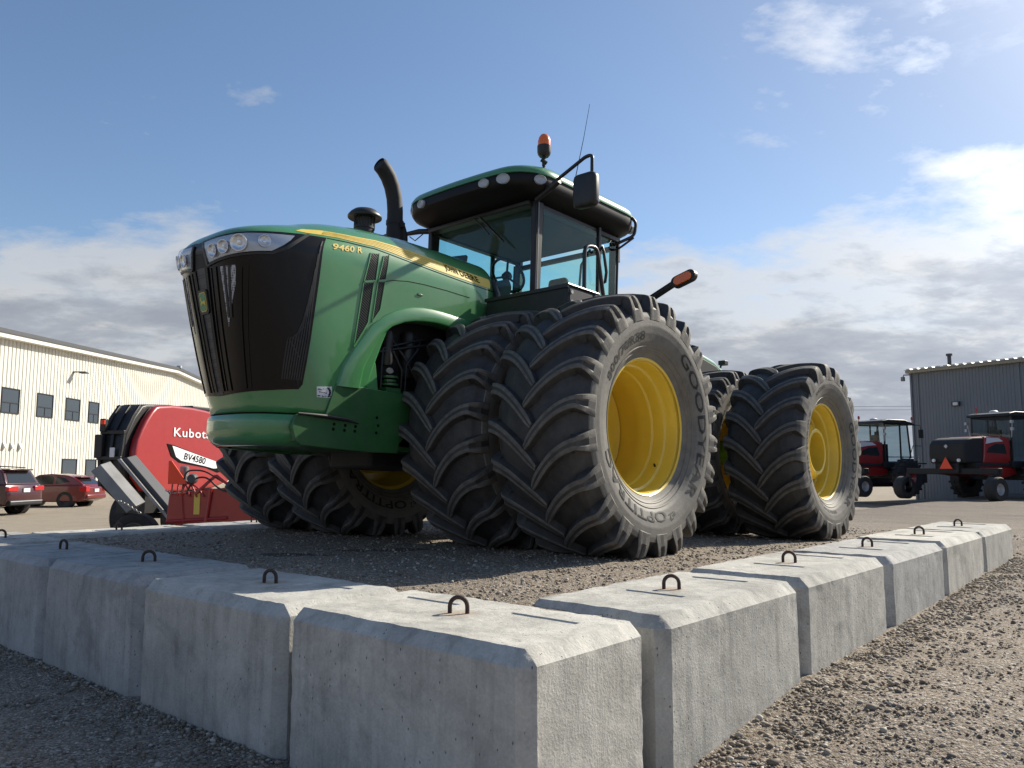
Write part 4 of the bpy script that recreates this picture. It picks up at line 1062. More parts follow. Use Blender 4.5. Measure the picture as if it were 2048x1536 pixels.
mb = MB(); mb.tube([(-.72, -.44, 2.42), (-.62, -.46, 2.72)], .014, 8); mb.box((-.60, -.46, 2.80), (.04, .24, .20), rot=(0, -.2, .3)); obj('monitor', mb, Ck, cab, 30, bevel=.01)
mb = MB(); mb.b2((-1.68, -.26, 2.08), (-1.18, .26, 2.24)); mb.b2((-1.5, -.2, 1.98), (-1.3, .2, 2.10)); st0 = obj('seat', mb, M['seat'], cab, 30, bevel=.05, seg=3)
mb = MB(); mb.prism([(-1.60, 2.20), (-1.72, 2.18), (-1.80, 2.66), (-1.70, 2.70)], -.24, .24); mb.prism([(-1.71, 2.72), (-1.79, 2.70), (-1.82, 2.82), (-1.73, 2.84)], -.13, .13); obj('seat_back', mb, M['seat'], cab, 30, bevel=.05, seg=3)
mb = MB(); mb.b2((-1.65, .29, 2.32), (-1.28, .37, 2.38)); mb.b2((-1.65, -.37, 2.32), (-1.28, -.29, 2.38)); obj('armrest', mb, M['seat'], cab, 30, bevel=.02)
# wiper on the windscreen and a grab bar behind the far side glass
mb = MB(); mb.tube([(-.40, -.02, 3.16), (-.40, .10, 3.06), (-.405, .20, 2.95)], .008, 8); mb.tube([(-.405, .06, 3.16), (-.395, .40, 2.84)], .013, 6); obj('wiper', mb, Ck, cab, 60)
mb = MB(); mb.tube([(-1.2, .70, 2.3), (-1.25, .70, 2.75), (-1.4, .70, 2.95)], .012, 8); mb.tube([(-1.84, -.5, 2.72), (-.6, -.70, 2.72)], .012, 8); obj('grab_bar', mb, Ck, cab, 60)
# door handle rails: black bow on the door, exterior grab rails
mb = MB(); mb.tube([(-1.42, .80, 2.92), (-1.42, .845, 2.96), (-1.42, .86, 2.90), (-1.47, .86, 2.70), (-1.47, .845, 2.60), (-1.46, .80, 2.58)], .016, 10); obj('door_handle', mb, M['rail'], cab, 60)
def roundpath(P, r=.05, n=5):
    P = [Vector(p) for p in P]; out = [P[0]]
    for a, b, c in zip(P, P[1:], P[2:]):
        u, v = (a-b), (c-b); k = min(r, u.length/2, v.length/2); p, q = b+u.normalized()*k, b+v.normalized()*k
        for i in range(n+1):
            t = i/n; out.append(p*(1-t)**2+b*2*t*(1-t)+q*t*t)
    return out+[P[-1]]
mb = MB(); mb.tube(roundpath([(-.43, 1.35, 1.95), (-.43, 1.35, 2.625), (-.615, 1.35, 2.66), (-.78, 1.35, 2.0)], .075), .019, 12); obj('handrail', mb, M['rail'], tractor, 60)
mb = MB(); mb.tube(roundpath([(-1.25, .86, 2.0), (-1.25, .86, 2.45)], .05), .017, 12); obj('handrail', mb, M['rail'], tractor, 60)
mb = MB(); mb.b2((-1.22, .84, 2.30), (-1.28, .90, 2.42)); obj('rail_clamp', mb, Ck, tractor, 30, bevel=.01)
# far-side rail seen through the glass
mb = MB(); mb.tube(roundpath([(-.3, -1.0, 2.75), (-1.0, -1.0, 2.77), (-1.15, -1.0, 2.66), (-2.1, -1.0, 2.70)], .06), .018, 10); mb.tube([(-1.9, -1.0, 1.9), (-1.9, -1.0, 2.7)], .018, 10); obj('handrail', mb, M['rail'], tractor, 60)
# battery box and steps in front of the cab door
mb = MB(); mb.b2((-.26, .655, 1.62), (.09, 1.57, 2.125)); bx_ = obj('battery_box', mb, M['black'], tractor, 30, bevel=.012)
mb = MB(); mb.b2((.085, .65, 2.105), (.105, 1.58, 2.135)); mb.tube([(.10, 1.575, 2.13), (-.33, 1.575, 2.13)], .012, 8); mb.b2((.092, .70, 1.93), (.098, 1.56, 1.94)); obj('box_edge', mb, M['rail'], bx_, 30)
mb = MB(); mb.b2((-.24, 1.571, 1.66), (.07, 1.578, 2.10)); obj('side_panel', mb, M['trim'], bx_, 30, bevel=.004)
mb = MB()
for z in (2.07, 1.99): mb.lathe([(1.575, .016), (1.592, .016), (1.592, .001)], 'y', 12, (.055, 0, z))
obj('box_bolt', mb, M['steel'], bx_, 40)
mb = MB(); mb.b2((-1.4, .7, 1.78), (-.27, 1.5, 1.84)); mb.b2((-.75, 1.3, 1.4), (-.3, 1.55, 1.44)); obj('platform', mb, Ck, tractor, 30, bevel=.01)
# work lights in the roof band
def worklight(x, y, z, nx, ny, r=.055, sq=.72):
    n = Vector((nx, ny, -.12)).normalized(); u = Vector((0, 0, 1)).cross(n).normalized(); v = n.cross(u)
    f = Matrix(((u.x, v.x*sq, n.x, x), (u.y, v.y*sq, n.y, y), (u.z, v.z*sq, n.z, z), (0, 0, 0, 1)))
    mb = MB(); mb.lathe([(-.02, r*1.07), (.015, r*1.07), (.017, r), (.012, r*.93), (.005, r*.6), (.004, .001)], seg=24, frame=f); wl = obj('work_light', mb, M['lampwhite'], roof, 40)
    mb = MB(); mb.lathe([(.0165, r), (.022, r*.7), (.024, .001)], seg=24, frame=f); obj('light_lens', mb, M['lampglass'], wl, 60) if False else obj('light_lens', mb, M['lampglass'], roof, 60)
for x, y, nx, ny, r in ((-.10, .40, 1, .12, .054), (-.130, .62, 1, .32, .062), (-.36, .875, .55, 1, .056), (-.11, -.49, 1, -.15, .054), (-.19, -.71, 1, -.6, .054)):
    worklight(x, y, 3.335, nx, ny, r)
for y in (.74, -.74): worklight(-2.10, y, 3.34, -1, .5*(1 if y > 0 else -1), .06)
mb = MB(); mb.tube(roundpath([(-.40, -.28, 3.49), (-.40, -.28, 3.545), (-.40, -.10, 3.56), (-.40, -.10, 3.50)], .02), .008, 8); obj('roof_handle', mb, Ck, roof, 60)
# rear corner hoop with tail light
mb = MB(); mb.tube(roundpath([(-1.90, .86, 3.42), (-1.96, .90, 3.36), (-1.93, .90, 3.20), (-1.78, .80, 3.10), (-1.80, .70, 3.10)], .06), .017, 10); mb.tube(roundpath([(-1.82, .70, 3.04), (-1.80, .80, 3.05), (-1.91, .90, 3.17)], .04), .012, 10); obj('roof_hoop', mb, M['rail'], tractor, 60)
mb = MB(); mb.b2((-1.90, .66, 2.92), (-1.84, .74, 3.2)); obj('hoop_bracket', mb, Ck, tractor, 30, bevel=.01)
# mirrors
for s_ in (1, -1):
    mb = MB(); zt = 3.43 if s_ > 0 else 3.20
    if s_ > 0:
        mb.tube(roundpath([(-.47, .74, 3.22), (-.46, .80, 3.25), (-.46, 1.33, 3.475), (-.46, 1.40, 3.47), (-.46, 1.40, 3.30)], .05), [.019]*999 if False else .017, 12)
        mb.tube([(-.47, .74, 3.20), (-.465, 1.02, 3.32)], .028, 10)
        ma = obj('mirror_arm', mb, M['rail'], tractor, 60)
        mb = MB(); rows = []
        pts = rrect(-.50, -.39, .130, .045, 5); 
        mb = MB()
        for z, g_ in ((2.990, .75), (3.003, .93), (3.03, 1), (3.25, 1), (3.28, .93), (3.293, .75)):
            mb.v += [((x+.44)*g_-.44, 1.345+y*g_*.97, z) for x, y in pts]
        n = len(pts); mb.f = [(i*n+k, i*n+(k+1) % n, (i+1)*n+(k+1) % n, (i+1)*n+k) for i in range(5) for k in range(n)]+[tuple(range(n)), tuple(5*n+k for k in range(n))]; mb.m = [0]*len(mb.f)
        mr = obj('mirror', mb, M['black'], tractor, 45)
        mb = MB(); mb.b2((-.505, 1.24, 3.03), (-.500, 1.45, 3.25)); obj('mirror_glass', mb, M['mirror'], mr, 0)
    else:
        mb.tube([(-.47, -.74, 3.19), (-.42, -.86, 3.20), (-.36, -1.10, 3.19)], [.03, .03, .018], 12); mb.tube([(-.44, -.82, 3.17), (-.40, -.90, 3.10), (-.39, -.98, 3.16)], .006, 6); obj('mirror_arm', mb, M['rail'], tractor, 60)
        mb = MB(); mb.b2((-.42, -1.40, 2.96), (-.34, -1.12, 3.26)); obj('mirror', mb, M['black'], tractor, 30, bevel=.03)
# beacon, antenna
bx, by = -.55, .76
mb = MB(); mb.tube([(bx, by, 3.36), (bx, by, 3.54), (bx-.005, by+.005, 3.60)], .012, 10); mb.tube([(bx-.02, by+.02, 3.59), (bx+.03, by-.01, 3.62)], .02, 8); mb.tube([(bx, by, 3.56), (bx, by, 3.66)], .018, 10); bc = obj('beacon', mb, Ck, tractor, 60)
mb = MB(); mb.lathe([(3.655, .001), (3.655, .045), (3.675, .060), (3.70, .066), (3.76, .068), (3.765, .062)], 'z', 32, (bx, by, 0)); obj('beacon_base', mb, Ck, bc, 40)
mb = MB(); mb.lathe([(3.76, .063), (3.81, .062), (3.85, .052), (3.875, .035), (3.885, .015), (3.887, .001)], 'z', 32, (bx, by, 0)); obj('beacon_lens', mb, M['orange'], bc, 60)
mb = MB(); mb.tube([(-1.265, .60, 3.55), (-1.262, .60, 3.70)], .012, 8); mb.tube([(-1.262, .60, 3.70), (-1.40, .60, 4.2), (-1.50, .60, 4.62)], [.005, .0035, .0025], 6); obj('antenna', mb, M['rail'], tractor, 60)
# turn signals on long arms
for s_ in (1, -1):
    A = Vector((-1.6, s_*1.10, 2.27)); B = Vector((-1.6, s_*1.56, 2.49)); C = Vector((-1.6, s_*1.78, 2.555))
    mb = MB(); mb.tube([A, A.lerp(B, .5)+Vector((0, 0, .01)), B], [.035, .035, .034], 12); ta = obj('turn_signal', mb, M['black'], tractor, 60)
    d = (C-B).normalized(); n = Vector((1, 0, 0)); v = n.cross(d)
    f = Matrix(((d.x, v.x, n.x, C.x), (d.y, v.y, n.y, C.y), (d.z, v.z, n.z, C.z), (0, 0, 0, 1)))
    c0 = (B+C)/2+d*.01
    def stad(l, r_, z0, z1, m, nm, par):
        pts = [(l/2-r_+r_*math.cos(a), r_*math.sin(a)) for a in np.linspace(-math.pi/2, math.pi/2, 10)]+[(-l/2+r_+r_*math.cos(a), r_*math.sin(a)) for a in np.linspace(math.pi/2, 1.5*math.pi, 10)]
        mb = MB(); k = len(pts); vs = [c0+d*x+v*y+n*z for z in (z0, z1) for x, y in pts]; mb.add(vs, [tuple(range(k)), tuple(range(k, 2*k))]+[(i, (i+1) % k, k+(i+1) % k, k+i) for i in range(k)]); return obj(nm, mb, m, par, 40, bevel=.006)
    stad(.27, .058, -.035, .030, M['black'], 'lamp_housing', ta); stad(.20, .044, .028, .044, M['orange'], 'lamp_lens', ta)
# rear frame, articulation and rear tank
mb = MB(); mb.b2((-1.55, -.38, .72), (.3, .38, 1.5)); mb.b2((-4.6, -.36, .75), (-2.0, .36, 1.45)); mb.lathe([(.7, .18), (1.5, .18)], 'z', 24, (-1.78, 0, 0)); mb.b2((-2.05, -.12, .8), (-1.5, .12, .95)); mb.b2((-2.05, -.12, 1.25), (-1.5, .12, 1.4)); obj('rear_frame', mb, M['green_dark'], tractor, 30, bevel=.02)
tank = [(-2.75, 1.45), (-2.72, 2.02), (-2.80, 2.20), (-2.95, 2.27), (-3.4, 2.285), (-3.9, 2.26), (-4.3, 2.20), (-4.6, 2.10), (-4.75, 1.97), (-4.77, 1.5)]
mb = MB(); mb.prism(tank, -.60, .60); obj('fuel_tank', mb, M['green'], tractor, 40, bevel=.05, seg=4)
mb = MB(); mb.prism([(-2.9, 1.6), (-2.95, 2.14), (-3.3, 2.20), (-3.9, 2.18), (-4.3, 2.12), (-4.6, 2.0), (-4.65, 1.6)], .59, .62); obj('tank_side_panel', mb, M['blackmat'], tractor, 40, bevel=.01)
mb = MB(); mb.tube([(-4.62, .5, 2.08), (-4.68, .5, 2.20)], .015, 8); mb.box((-4.74, .50, 2.23), (.10, .10, .06)); obj('rear_work_light', mb, Ck, tractor, 30, bevel=.012)

# ------------------------------------------------------------ left building
def clad_mat(name, c, var=.05):
    return mat(name, c, .5, var=var, vscale=.6, dust=.05)
M['clad'] = clad_mat('cream_cladding', (.63, .62, .555)); M['cladtrim'] = clad_mat('cream_trim', (.72, .71, .65)); M['roofdk'] = clad_mat('dark_roof_edge', (.07, .075, .085))
M['shed'] = clad_mat('slate_cladding', (.165, .185, .205)); M['shedtrim'] = clad_mat('shed_eave_trim', (.30, .27, .20)); M['winfr'] = mat('window_frame_dark', (.02, .022, .025), .4); M['winglass'] = mat('window_glass', (.05, .065, .08), .08, spec=.8)
def wall_frame(P0, az):
    """local x along the wall, y = outward to the viewer's right of travel, z up"""
    return Matrix.Translation((P0[0], P0[1], 0)) @ Matrix.Rotation(math.pi/2-az, 4, 'Z')
bld = empty('warehouse', 'long cream ribbed metal warehouse with dark windows behind the parked cars', 'building', mw=wall_frame((-30.63, 0), R(-1.57)))
# local: x = distance along the wall, -y = towards the yard
def roof_z(t): return 9.80+(t-49.4)*(10.85-9.80)/27.2 if t < 76.6 else 10.85-(t-76.6)*.055
T0, T1 = 18, 134
mb = MB(); rib = .42; t_ = T0; xs_ = []
while t_ < T1:
    xs_ += [(t_, .05), (t_+.31, .05), (t_+.325, 0), (t_+.405, 0)]; t_ += rib
vs = []
for x, d in xs_: vs += [(x, -d, -.6), (x, -d, roof_z(x)-.12)]
mb.add(vs, [(2*i, 2*i+2, 2*i+3, 2*i+1) for i in range(len(xs_)-1)])
mb.add([(T0, 0, -.6), (T0, 45, -.6), (T0, 45, 7), (T0, 0, roof_z(T0)-.2)], [(0, 1, 2, 3)]); mb.add([(T1, 0, -.6), (T1, 45, -.6), (T1, 45, 7), (T1, 0, roof_z(T1)-.2)], [(0, 1, 2, 3)])
obj('wall', mb, M['clad'], bld, 30, normals=False)
for nm, dz0, dz1, yo, m in (('fascia', -.42, -.14, -.62, 'cladtrim'), ('roof', -.14, .12, -.70, 'roofdk')):
    mb = MB(); K = [T0-.5, 76.6, T1+.5]
    for a, b_ in zip(K, K[1:]):
        mb.add([(x, y, roof_z(x)+dz) for x in (a, b_) for y in (yo, 45 if nm == 'roof' else .02) for dz in (dz0, dz1)], [(0, 1, 3, 2), (4, 6, 7, 5), (0, 4, 5, 1), (2, 3, 7, 6), (0, 2, 6, 4), (1, 5, 7, 3)])
    obj(nm, mb, M[m], bld, 30)
def window(x0, x1, z0, z1, split=True):
    mb = MB(); fw = .07
    for a, b_ in (((x0, z0), (x0+fw, z1)), ((x1-fw, z0), (x1, z1)), ((x0+fw, z0), (x1-fw, z0+fw)), ((x0+fw, z1-fw), (x1-fw, z1))): mb.b2((a[0], -.10, a[1]), (b_[0], .02, b_[1]))
    if split:
        zm = z0+(z1-z0)*.42; mb.b2((x0+fw, -.09, zm-.03), (x1-fw, .0, zm+.03)); xm = (x0+x1)/2; mb.b2((xm-.03, -.085, z0+fw), (xm+.03, .0, zm-.03))
    f = obj('window', mb, M['winfr'], bld, 0)
    mb = MB(); mb.b2((x0+fw, -.060, z0+fw), (x1-fw, -.055, z1-fw)); obj('pane', mb, M['winglass'], f, 0)
for x0, x1 in ((42.4, 44.3), (49.85, 51.78), (53.8, 55.8), (57.5, 59.5), (60.8, 62.4), (65.35, 67.35), (69.2, 71.0), (73.2, 75.0), (77.5, 79.3)): window(x0, x1, 4.76, 6.38)
for x0, x1 in ((57.45, 59.5), (60.8, 62.4), (66.5, 68.4)): window(x0, x1, -.15, 1.98, False)
mb = MB(); mb.b2((58.2, -.95, 8.30), (58.5, 0, 8.36)); mb.b2((58.1, -1.05, 8.22), (58.6, -.55, 8.30)); obj('wall_lamp', mb, M['darkgrey'], bld, 30)
for x in (50.4, 51.2, 52.1):
    mb = MB(); mb.prism([(-.28, 2.55), (0, 2.55), (0, 2.92), (-.10, 2.92)], x-.14, x+.14, 'x'); obj('wall_vent', mb, M['ltgrey'], bld, 30)
mb = MB(); mb.b2((76.5, -.8, 10.9), (76.9, -.4, 11.15)); obj('roof_camera', mb, M['ltgrey'], bld, 30, bevel=.04)
# ------------------------------------------------------------ right shed
shed = empty('metal_shed', 'slate grey ribbed metal shed with a tan eave behind the red windrowers', 'building', mw=wall_frame((22.57, 45.0), R(180-33.4)))
# local x along the wall from its left corner, +y towards the far side
mb = MB(); xs_ = []; t_ = .05
while t_ < 26:
    xs_ += [(t_, 0), (t_+.05, 0), (t_+.065, .018), (t_+.10, .018), (t_+.115, 0)]; t_ += .17
vs = []
SY = 1
for x, d in xs_: vs += [(x, -d, -.7), (x, -d, 6.62)]
mb.add(vs, [(2*i, 2*i+2, 2*i+3, 2*i+1) for i in range(len(xs_)-1)])
mb.b2((.04, .01, -.7), (26, 18, 6.6)); obj('wall', mb, M['shed'], shed, 30)
for a_, b_, y_ in ((-.03, .07, .10), (.36, .45, -.02), (5.60, 5.72, -.02), (11.3, 11.42, -.02)): mb = MB(); mb.b2((a_, -.07 if a_ < 0 else -.055, -.7), (b_, y_, 6.62)); obj('wall_trim', mb, M['shed'], shed, 30)
mb = MB(); mb.b2((-.15, -.28, 6.62), (26, 18, 6.78)); obj('eave', mb, M['shedtrim'], shed, 30)
mb = MB(); t_ = 0
while t_ < 26: mb.prism([(t_-.10, 6.79), (t_-.04, 6.86), (t_+.16, 6.86), (t_+.22, 6.79)], -.34, 9, 'y'); t_ += .42
mb.b2((-.2, -.33, 6.782), (26, 18, 6.80)); obj('roof', mb, M['ltgrey'], shed, 30)
mb = MB(); mb.lathe([(6.8, .10), (7.5, .10)], 'z', 16, (1.75, .9, 0)); mb.lathe([(7.5, .001), (7.5, .16), (7.62, .16), (7.62, .001)], 'z', 16, (1.75, .9, 0)); obj('flue', mb, M['darkgrey'], shed, 30)
mb = MB(); mb.b2((2.28, -.15, 4.62), (2.68, .0, 4.86)); f_ = obj('wall_light', mb, M['winfr'], shed, 30); mb = MB(); mb.b2((2.35, -.17, 4.66), (2.61, -.15, 4.82)); obj('lens', mb, M['white'], f_, 0)
mb = MB(); mb.tube([(0, -.05, 6.55), (-.25, -.25, 6.55), (-.3, -.28, 6.40)], .035, 8); mb.box((-.3, -.28, 6.32), (.16, .16, .24)); obj('camera_bracket', mb, M['grey'], shed, 30)
# overhead wires far off
for i, zz in enumerate((8.75, 8.35)):
    mb = MB(); mb.tube([(14+6*k*1.0, 95-k*.6, zz-.35+.35*((k-5)/5)**2) for k in range(11)], .018, 5)
    tag(obj('overhead_wire', mb, M['black'], None, 0), ('upper' if i == 0 else 'lower')+' of the two thin overhead wires crossing the sky left of the grey shed', 'wire', 'overhead wires')
# ------------------------------------------------------------ road vehicles
def rubber_wheel(name, c, r, w_, parent, rimr=.62, m='tyre_small', rm='ltgrey', lug=0, sg=1):
    wh = part(name, c, parent)
    mb = MB(); mb.lathe([(-w_/2*.8, r*rimr), (-w_/2, r*.80), (-w_/2*.96, r*.92), (-w_/2*.75, r), (w_/2*.75, r), (w_/2*.96, r*.92), (w_/2, r*.80), (w_/2*.8, r*rimr)], 'y', 40)
    if lug:
        for k in range(lug):
            for s_ in (1, -1):
                a = 2*math.pi*(k+.5*(s_ > 0))/lug
                mb.box((r*1.0*math.cos(a), s_*w_*.25, r*1.0*math.sin(a)), (r*.10, w_*.52, r*.10), rot=(0, -a, 0.0))
    obj('tyre', mb, M[m], wh, 40)
    mb = MB(); mb.lathe([(w_/2*.8*sg, r*rimr), (w_/2*.86*sg, r*(rimr-.02)), (w_/2*.55*sg, r*(rimr-.08)), (w_/2*.2*sg, r*(rimr-.16)), (w_/2*.25*sg, r*.25), (w_/2*.45*sg, r*.18), (w_/2*.45*sg, .001)], 'y', 32)
    if rm == 'spoke':
        mb = MB(); mb.lathe([(w_/2*.84*sg, r*rimr), (w_/2*.84*sg, r*rimr*.9), (w_/2*.3*sg, r*rimr*.88), (w_/2*.1*sg, .001)], 'y', 32, mi=1)
        mb.lathe([(w_/2*.84*sg, r*rimr), (w_/2*.86*sg, r*rimr*.96), (w_/2*.84*sg, r*rimr*.9)], 'y', 32, mi=0)
        for k in range(5):
            a = 2*math.pi*k/5; mb.box((r*rimr*.5*math.cos(a), w_/2*.74*sg, r*rimr*.5*math.sin(a)), (r*rimr*.9, .03, r*.13), rot=(0, -a, 0))
        mb.lathe([(w_/2*.80*sg, r*.14), (w_/2*.86*sg, r*.12), (w_/2*.86*sg, .001)], 'y', 16)
        obj('rim', mb, [M['ltgrey'], M['darkgrey']], wh, 30)
    else: obj('rim', mb, M[rm], wh, 30)
    return wh
def car(label, x, y, z, az, paint, kind):
    t = empty('parked_car', label, 'car', (x, y, z), math.pi/2-az)
    suv = kind == 'suv'
    L, Wd, H = (4.8, 1.93, 1.74) if suv else (4.15, 1.72, 1.47)
    h = L/2; wr = .385 if suv else .31; wx0, wx1 = -h+.95, h-.95
    if suv:
        body = [(-h+.06, .42), (-h, .60), (-h+.02, .95), (-h+.10, 1.12), (-h+.35, 1.16), (.75, 1.14), (h-.35, 1.05), (h-.08, .92), (h, .62), (h-.08, .34), (h-.5, .30), (-h+.5, .32)]
        roof_ = [(-h+.14, 1.12), (-h+.42, 1.62), (-h+.62, 1.70), (-.3, 1.74), (.25, 1.68), (.98, 1.12)]
    else:
        body = [(-h+.05, .34), (-h, .52), (-h+.03, .86), (-h+.18, 1.00), (-.9, .98), (.9, .93), (h-.35, .78), (h-.06, .60), (h-.02, .36), (h-.4, .22), (-h+.4, .22)]
        roof_ = [(-h+.16, .98), (-h+.62, 1.28), (-h+.95, 1.40), (-.35, 1.47), (.2, 1.43), (1.15, .92)]
    def arch(poly):
        return poly
    mb = MB(); n = len(body)
    sect = [(-1, .90, .0), (-.96, .975, .0), (-.8, 1, 0), (.8, 1, 0), (.96, .975, 0), (1, .90, 0)]
    rows = []
    cx_ = 0; cz_ = sum(p[1] for p in body)/n
    for s_, k, _ in sect:
        yy = s_*Wd/2; rows.append([(p[0]*(.985 if abs(s_) > .9 else 1)*(1 if abs(s_) < .97 else .985), yy, cz_+(p[1]-cz_)*(1 if abs(s_) < .9 else .97 if abs(s_) < .97 else .86)) for p in body])
    vs = [p for r_ in rows for p in r_]
    mb.add(vs, [(i*n+j, i*n+(j+1) % n, (i+1)*n+(j+1) % n, (i+1)*n+j) for i in range(5) for j in range(n)]+[tuple(range(n)), tuple(5*n+j for j in range(n))])
    b_ = obj('body', mb, M[paint], t, 30, bevel=.03, seg=3)
    mb = MB(); n = len(roof_); rows = []
    for s_, wk in ((-1, 1), (1, 1)):
        rows.append([(p[0], s_*(Wd/2-.06-(p[1]-roof_[0][1])*.26), p[1]) for p in roof_])
    mb.add(rows[0]+rows[1], [tuple(range(n))[::-1], tuple(range(n, 2*n))]+[(i, (i+1) % n, n+(i+1) % n, n+i) for i in range(n)]); obj('cabin', mb, M[paint], t, 30, bevel=.04, seg=3)
    # glass: side, rear, front, slightly proud
    zb = roof_[0][1]+.04; zt = roof_[-3][1]-.09
    for s_ in (1, -1):
        def sp(x, z_): return (x, s_*(Wd/2-.055-(z_-roof_[0][1])*.26), z_)
        if suv: qs = [[(-h+.50, zb), (-1.18, zb), (-1.16, zt), (-h+.78, zt-.04)], [(-1.08, zb), (-.30, zb), (-.28, zt), (-1.06, zt)], [(-.18, zb), (.80, zb), (.24, zt-.02), (-.16, zt)]]
        else: qs = [[(-h+.80, zb+.10), (-.62, zb), (-.62, zt-.02), (-h+1.05, zt-.10)], [(-.52, zb), (.92, zb), (.22, zt-.02), (-.50, zt)]]
        for q in qs:
            mb = MB(); mb.add([sp(*p) for p in q]+[(sp(*p)[0], sp(*p)[1]-s_*.03, sp(*p)[2]) for p in q], [(0, 1, 2, 3), (0, 4, 5, 1), (1, 5, 6, 2), (2, 6, 7, 3), (3, 7, 4, 0)]); obj('side_window', mb, M['carglass'], t, 0)
        if suv: pass
    def slab(a, b, hw, name, m, k=.012, wt=.85):
        a, b = Vector((a[0], 0, a[1])), Vector((b[0], 0, b[1])); d = (b-a); nrm = Vector((-d.z, 0, d.x)).normalized()
        if nrm.x*(a.x+b.x) < 0: nrm = -nrm
        p, q = a+d*.12+nrm*k, a+d*.88+nrm*k; mb = MB()
        vv = [p+Vector((0, -hw, 0)), p+Vector((0, hw, 0)), q+Vector((0, hw*wt, 0)), q+Vector((0, -hw*wt, 0))]; mb.add(vv+[v-nrm*.03 for v in vv], [(0, 1, 2, 3), (0, 4, 5, 1), (1, 5, 6, 2), (2, 6, 7, 3), (3, 7, 4, 0)]); return obj(name, mb, M[m], t, 0)
    slab(roof_[0], roof_[1], Wd/2-.22, 'rear_window', 'carglass'); slab(roof_[-1], roof_[-2], Wd/2-.20, 'windscreen', 'carglass')
    mb = MB(); e = roof_[1 if suv else 1]; mb.b2((e[0]-.18, -Wd/2+.32, e[1]+.02), (e[0]+.15, Wd/2-.32, e[1]+.07)); obj('spoiler', mb, M[paint], t, 30, bevel=.015)
    zl = .98 if suv else .80
    for s_ in (1, -1):
        mb = MB(); mb.b2((-h-.012, s_*(Wd/2-.52), zl-.10), (-h+.12, s_*(Wd/2-.0), zl+.08)) if suv else mb.b2((-h+.0-.01, s_*(Wd/2-.30), zl-.12), (-h+.30, s_*(Wd/2+.003), zl+.12)); obj('tail_light', mb, M['redlens'], t, 30, bevel=.02)
    mb = MB(); mb.b2((-h-.022, -.17, zl-.14), (-h+.02, .17, zl-.0)); obj('licence_plate', mb, M['white'], t, 30)
    mb = MB(); mb.b2((-h-.04, -Wd/2+.08, .36), (-h+.25, Wd/2-.08, .56)); obj('rear_bumper', mb, M['blackmat' if suv else paint], t, 30, bevel=.05)
    if suv:
        mb = MB(); mb.b2((-h-.045, -Wd/2+.12, .50), (-h-.03, Wd/2-.12, .53)); obj('bumper_strip', mb, M['chrome'], t, 0)
        for s_ in (1, -1): mb = MB(); mb.tube([(-h+.6, s_*.68, 1.74), (-.9, s_*.68, 1.79), (.1, s_*.68, 1.77)], .02, 8); obj('roof_rail', mb, M['darkgrey'], t, 60)
    for wx in (wx0, wx1):
        for s_ in (1, -1): mb = MB(); mb.lathe([(s_*(Wd/2-.30), wr+.06), (s_*(Wd/2+.004), wr+.06), (s_*(Wd/2+.004), wr*.9)], 'y', 32, (wx, 0, wr)); obj('wheel_arch', mb, M['blackmat'], t, 40)
    for wx in (wx0, wx1):
        for s_ in (1, -1): rubber_wheel('wheel', (wx, s_*(Wd/2-.11), wr), wr, .24, t, .66, 'tyre_small', 'spoke' if suv else 'darkgrey', sg=s_)
    for s_ in (1, -1): mb = MB(); mb.box((.55 if suv else .62, s_*(Wd/2+.08), 1.12 if suv else .98), (.10, .18, .13)); obj('wing_mirror', mb, M[paint], t, 30, bevel=.03)
    return t
GL = -.43
ha = R(-85); car('dark maroon sport utility car seen from behind at the left picture edge', -18.05+math.sin(ha)*2.4, 30+math.cos(ha)*2.4, -.43, ha, 'maroon', 'suv')
ha = R(-88); car('small bright red hatchback parked between the maroon car and the red baler', -18.9+math.sin(ha)*2.07, 36.7+math.cos(ha)*2.07, -.43, ha, 'carred', 'hatch')
# ------------------------------------------------------------ round baler
bal = empty('round_baler', 'large red round baler with black tailgate and white lettering, left of the tractor', 'baler', mw=wall_frame((-7.9, 18.0), R(10)))
# local x along its side (away), -y towards the viewer's right, z up; ground about -.3
side = [(-.10, 2.68), (.38, 2.73), (1.2, 2.74), (1.83, 2.71), (2.6, 2.62), (3.2, 2.40), (3.35, 2.0), (3.3, 1.4), (3.0, .95), (2.3, .80), (.70, .74), (-.10, .74), (-.52, .80), (-.84, 1.09), (-.89, 1.45), (-.88, 1.65), (-.81, 1.91), (-.68, 2.13), (-.54, 2.33), (-.36, 2.53), (-.21, 2.65)]
mb = MB(); mb.prism(side, -.02, .16); obj('side_shield', mb, M['red'], bal, 40, bevel=.06, seg=4)
mb = MB(); mb.prism([(x*.97+.03, z*.96+.05) for x, z in side], .76, .88); obj('far_side_shield', mb, M['red'], bal, 40, bevel=.05, seg=3)
ins = [(-.30, 2.70), (.6, 2.76), (2.2, 2.70), (3.1, 2.3), (3.2, 1.2), (2.2, .6), (-.3, .5), (-.95, .9), (-1.02, 1.5), (-.95, 2.0), (-.70, 2.40), (-.45, 2.66)]
mb = MB(); mb.prism(ins, .17, .75); gate = obj('tailgate', mb, M['black'], bal, 40, bevel=.04)
mb = MB()
for y in (.22, .46, .70): mb.prism([(-.50, 2.68), (-.74, 2.42), (-1.0, 2.02), (-1.08, 1.5), (-1.02, .9), (-.96, .9), (-1.0, 1.5), (-.94, 2.0), (-.68, 2.38), (-.46, 2.62)], y-.035, y+.035)
for x, z in ((-.99, 2.05), (-1.07, 1.5), (-1.0, 1.0)): mb.b2((x-.03, .18, z-.04), (x+.05, .74, z+.04))
obj('gate_ribs', mb, M['black'], gate, 30, bevel=.01)
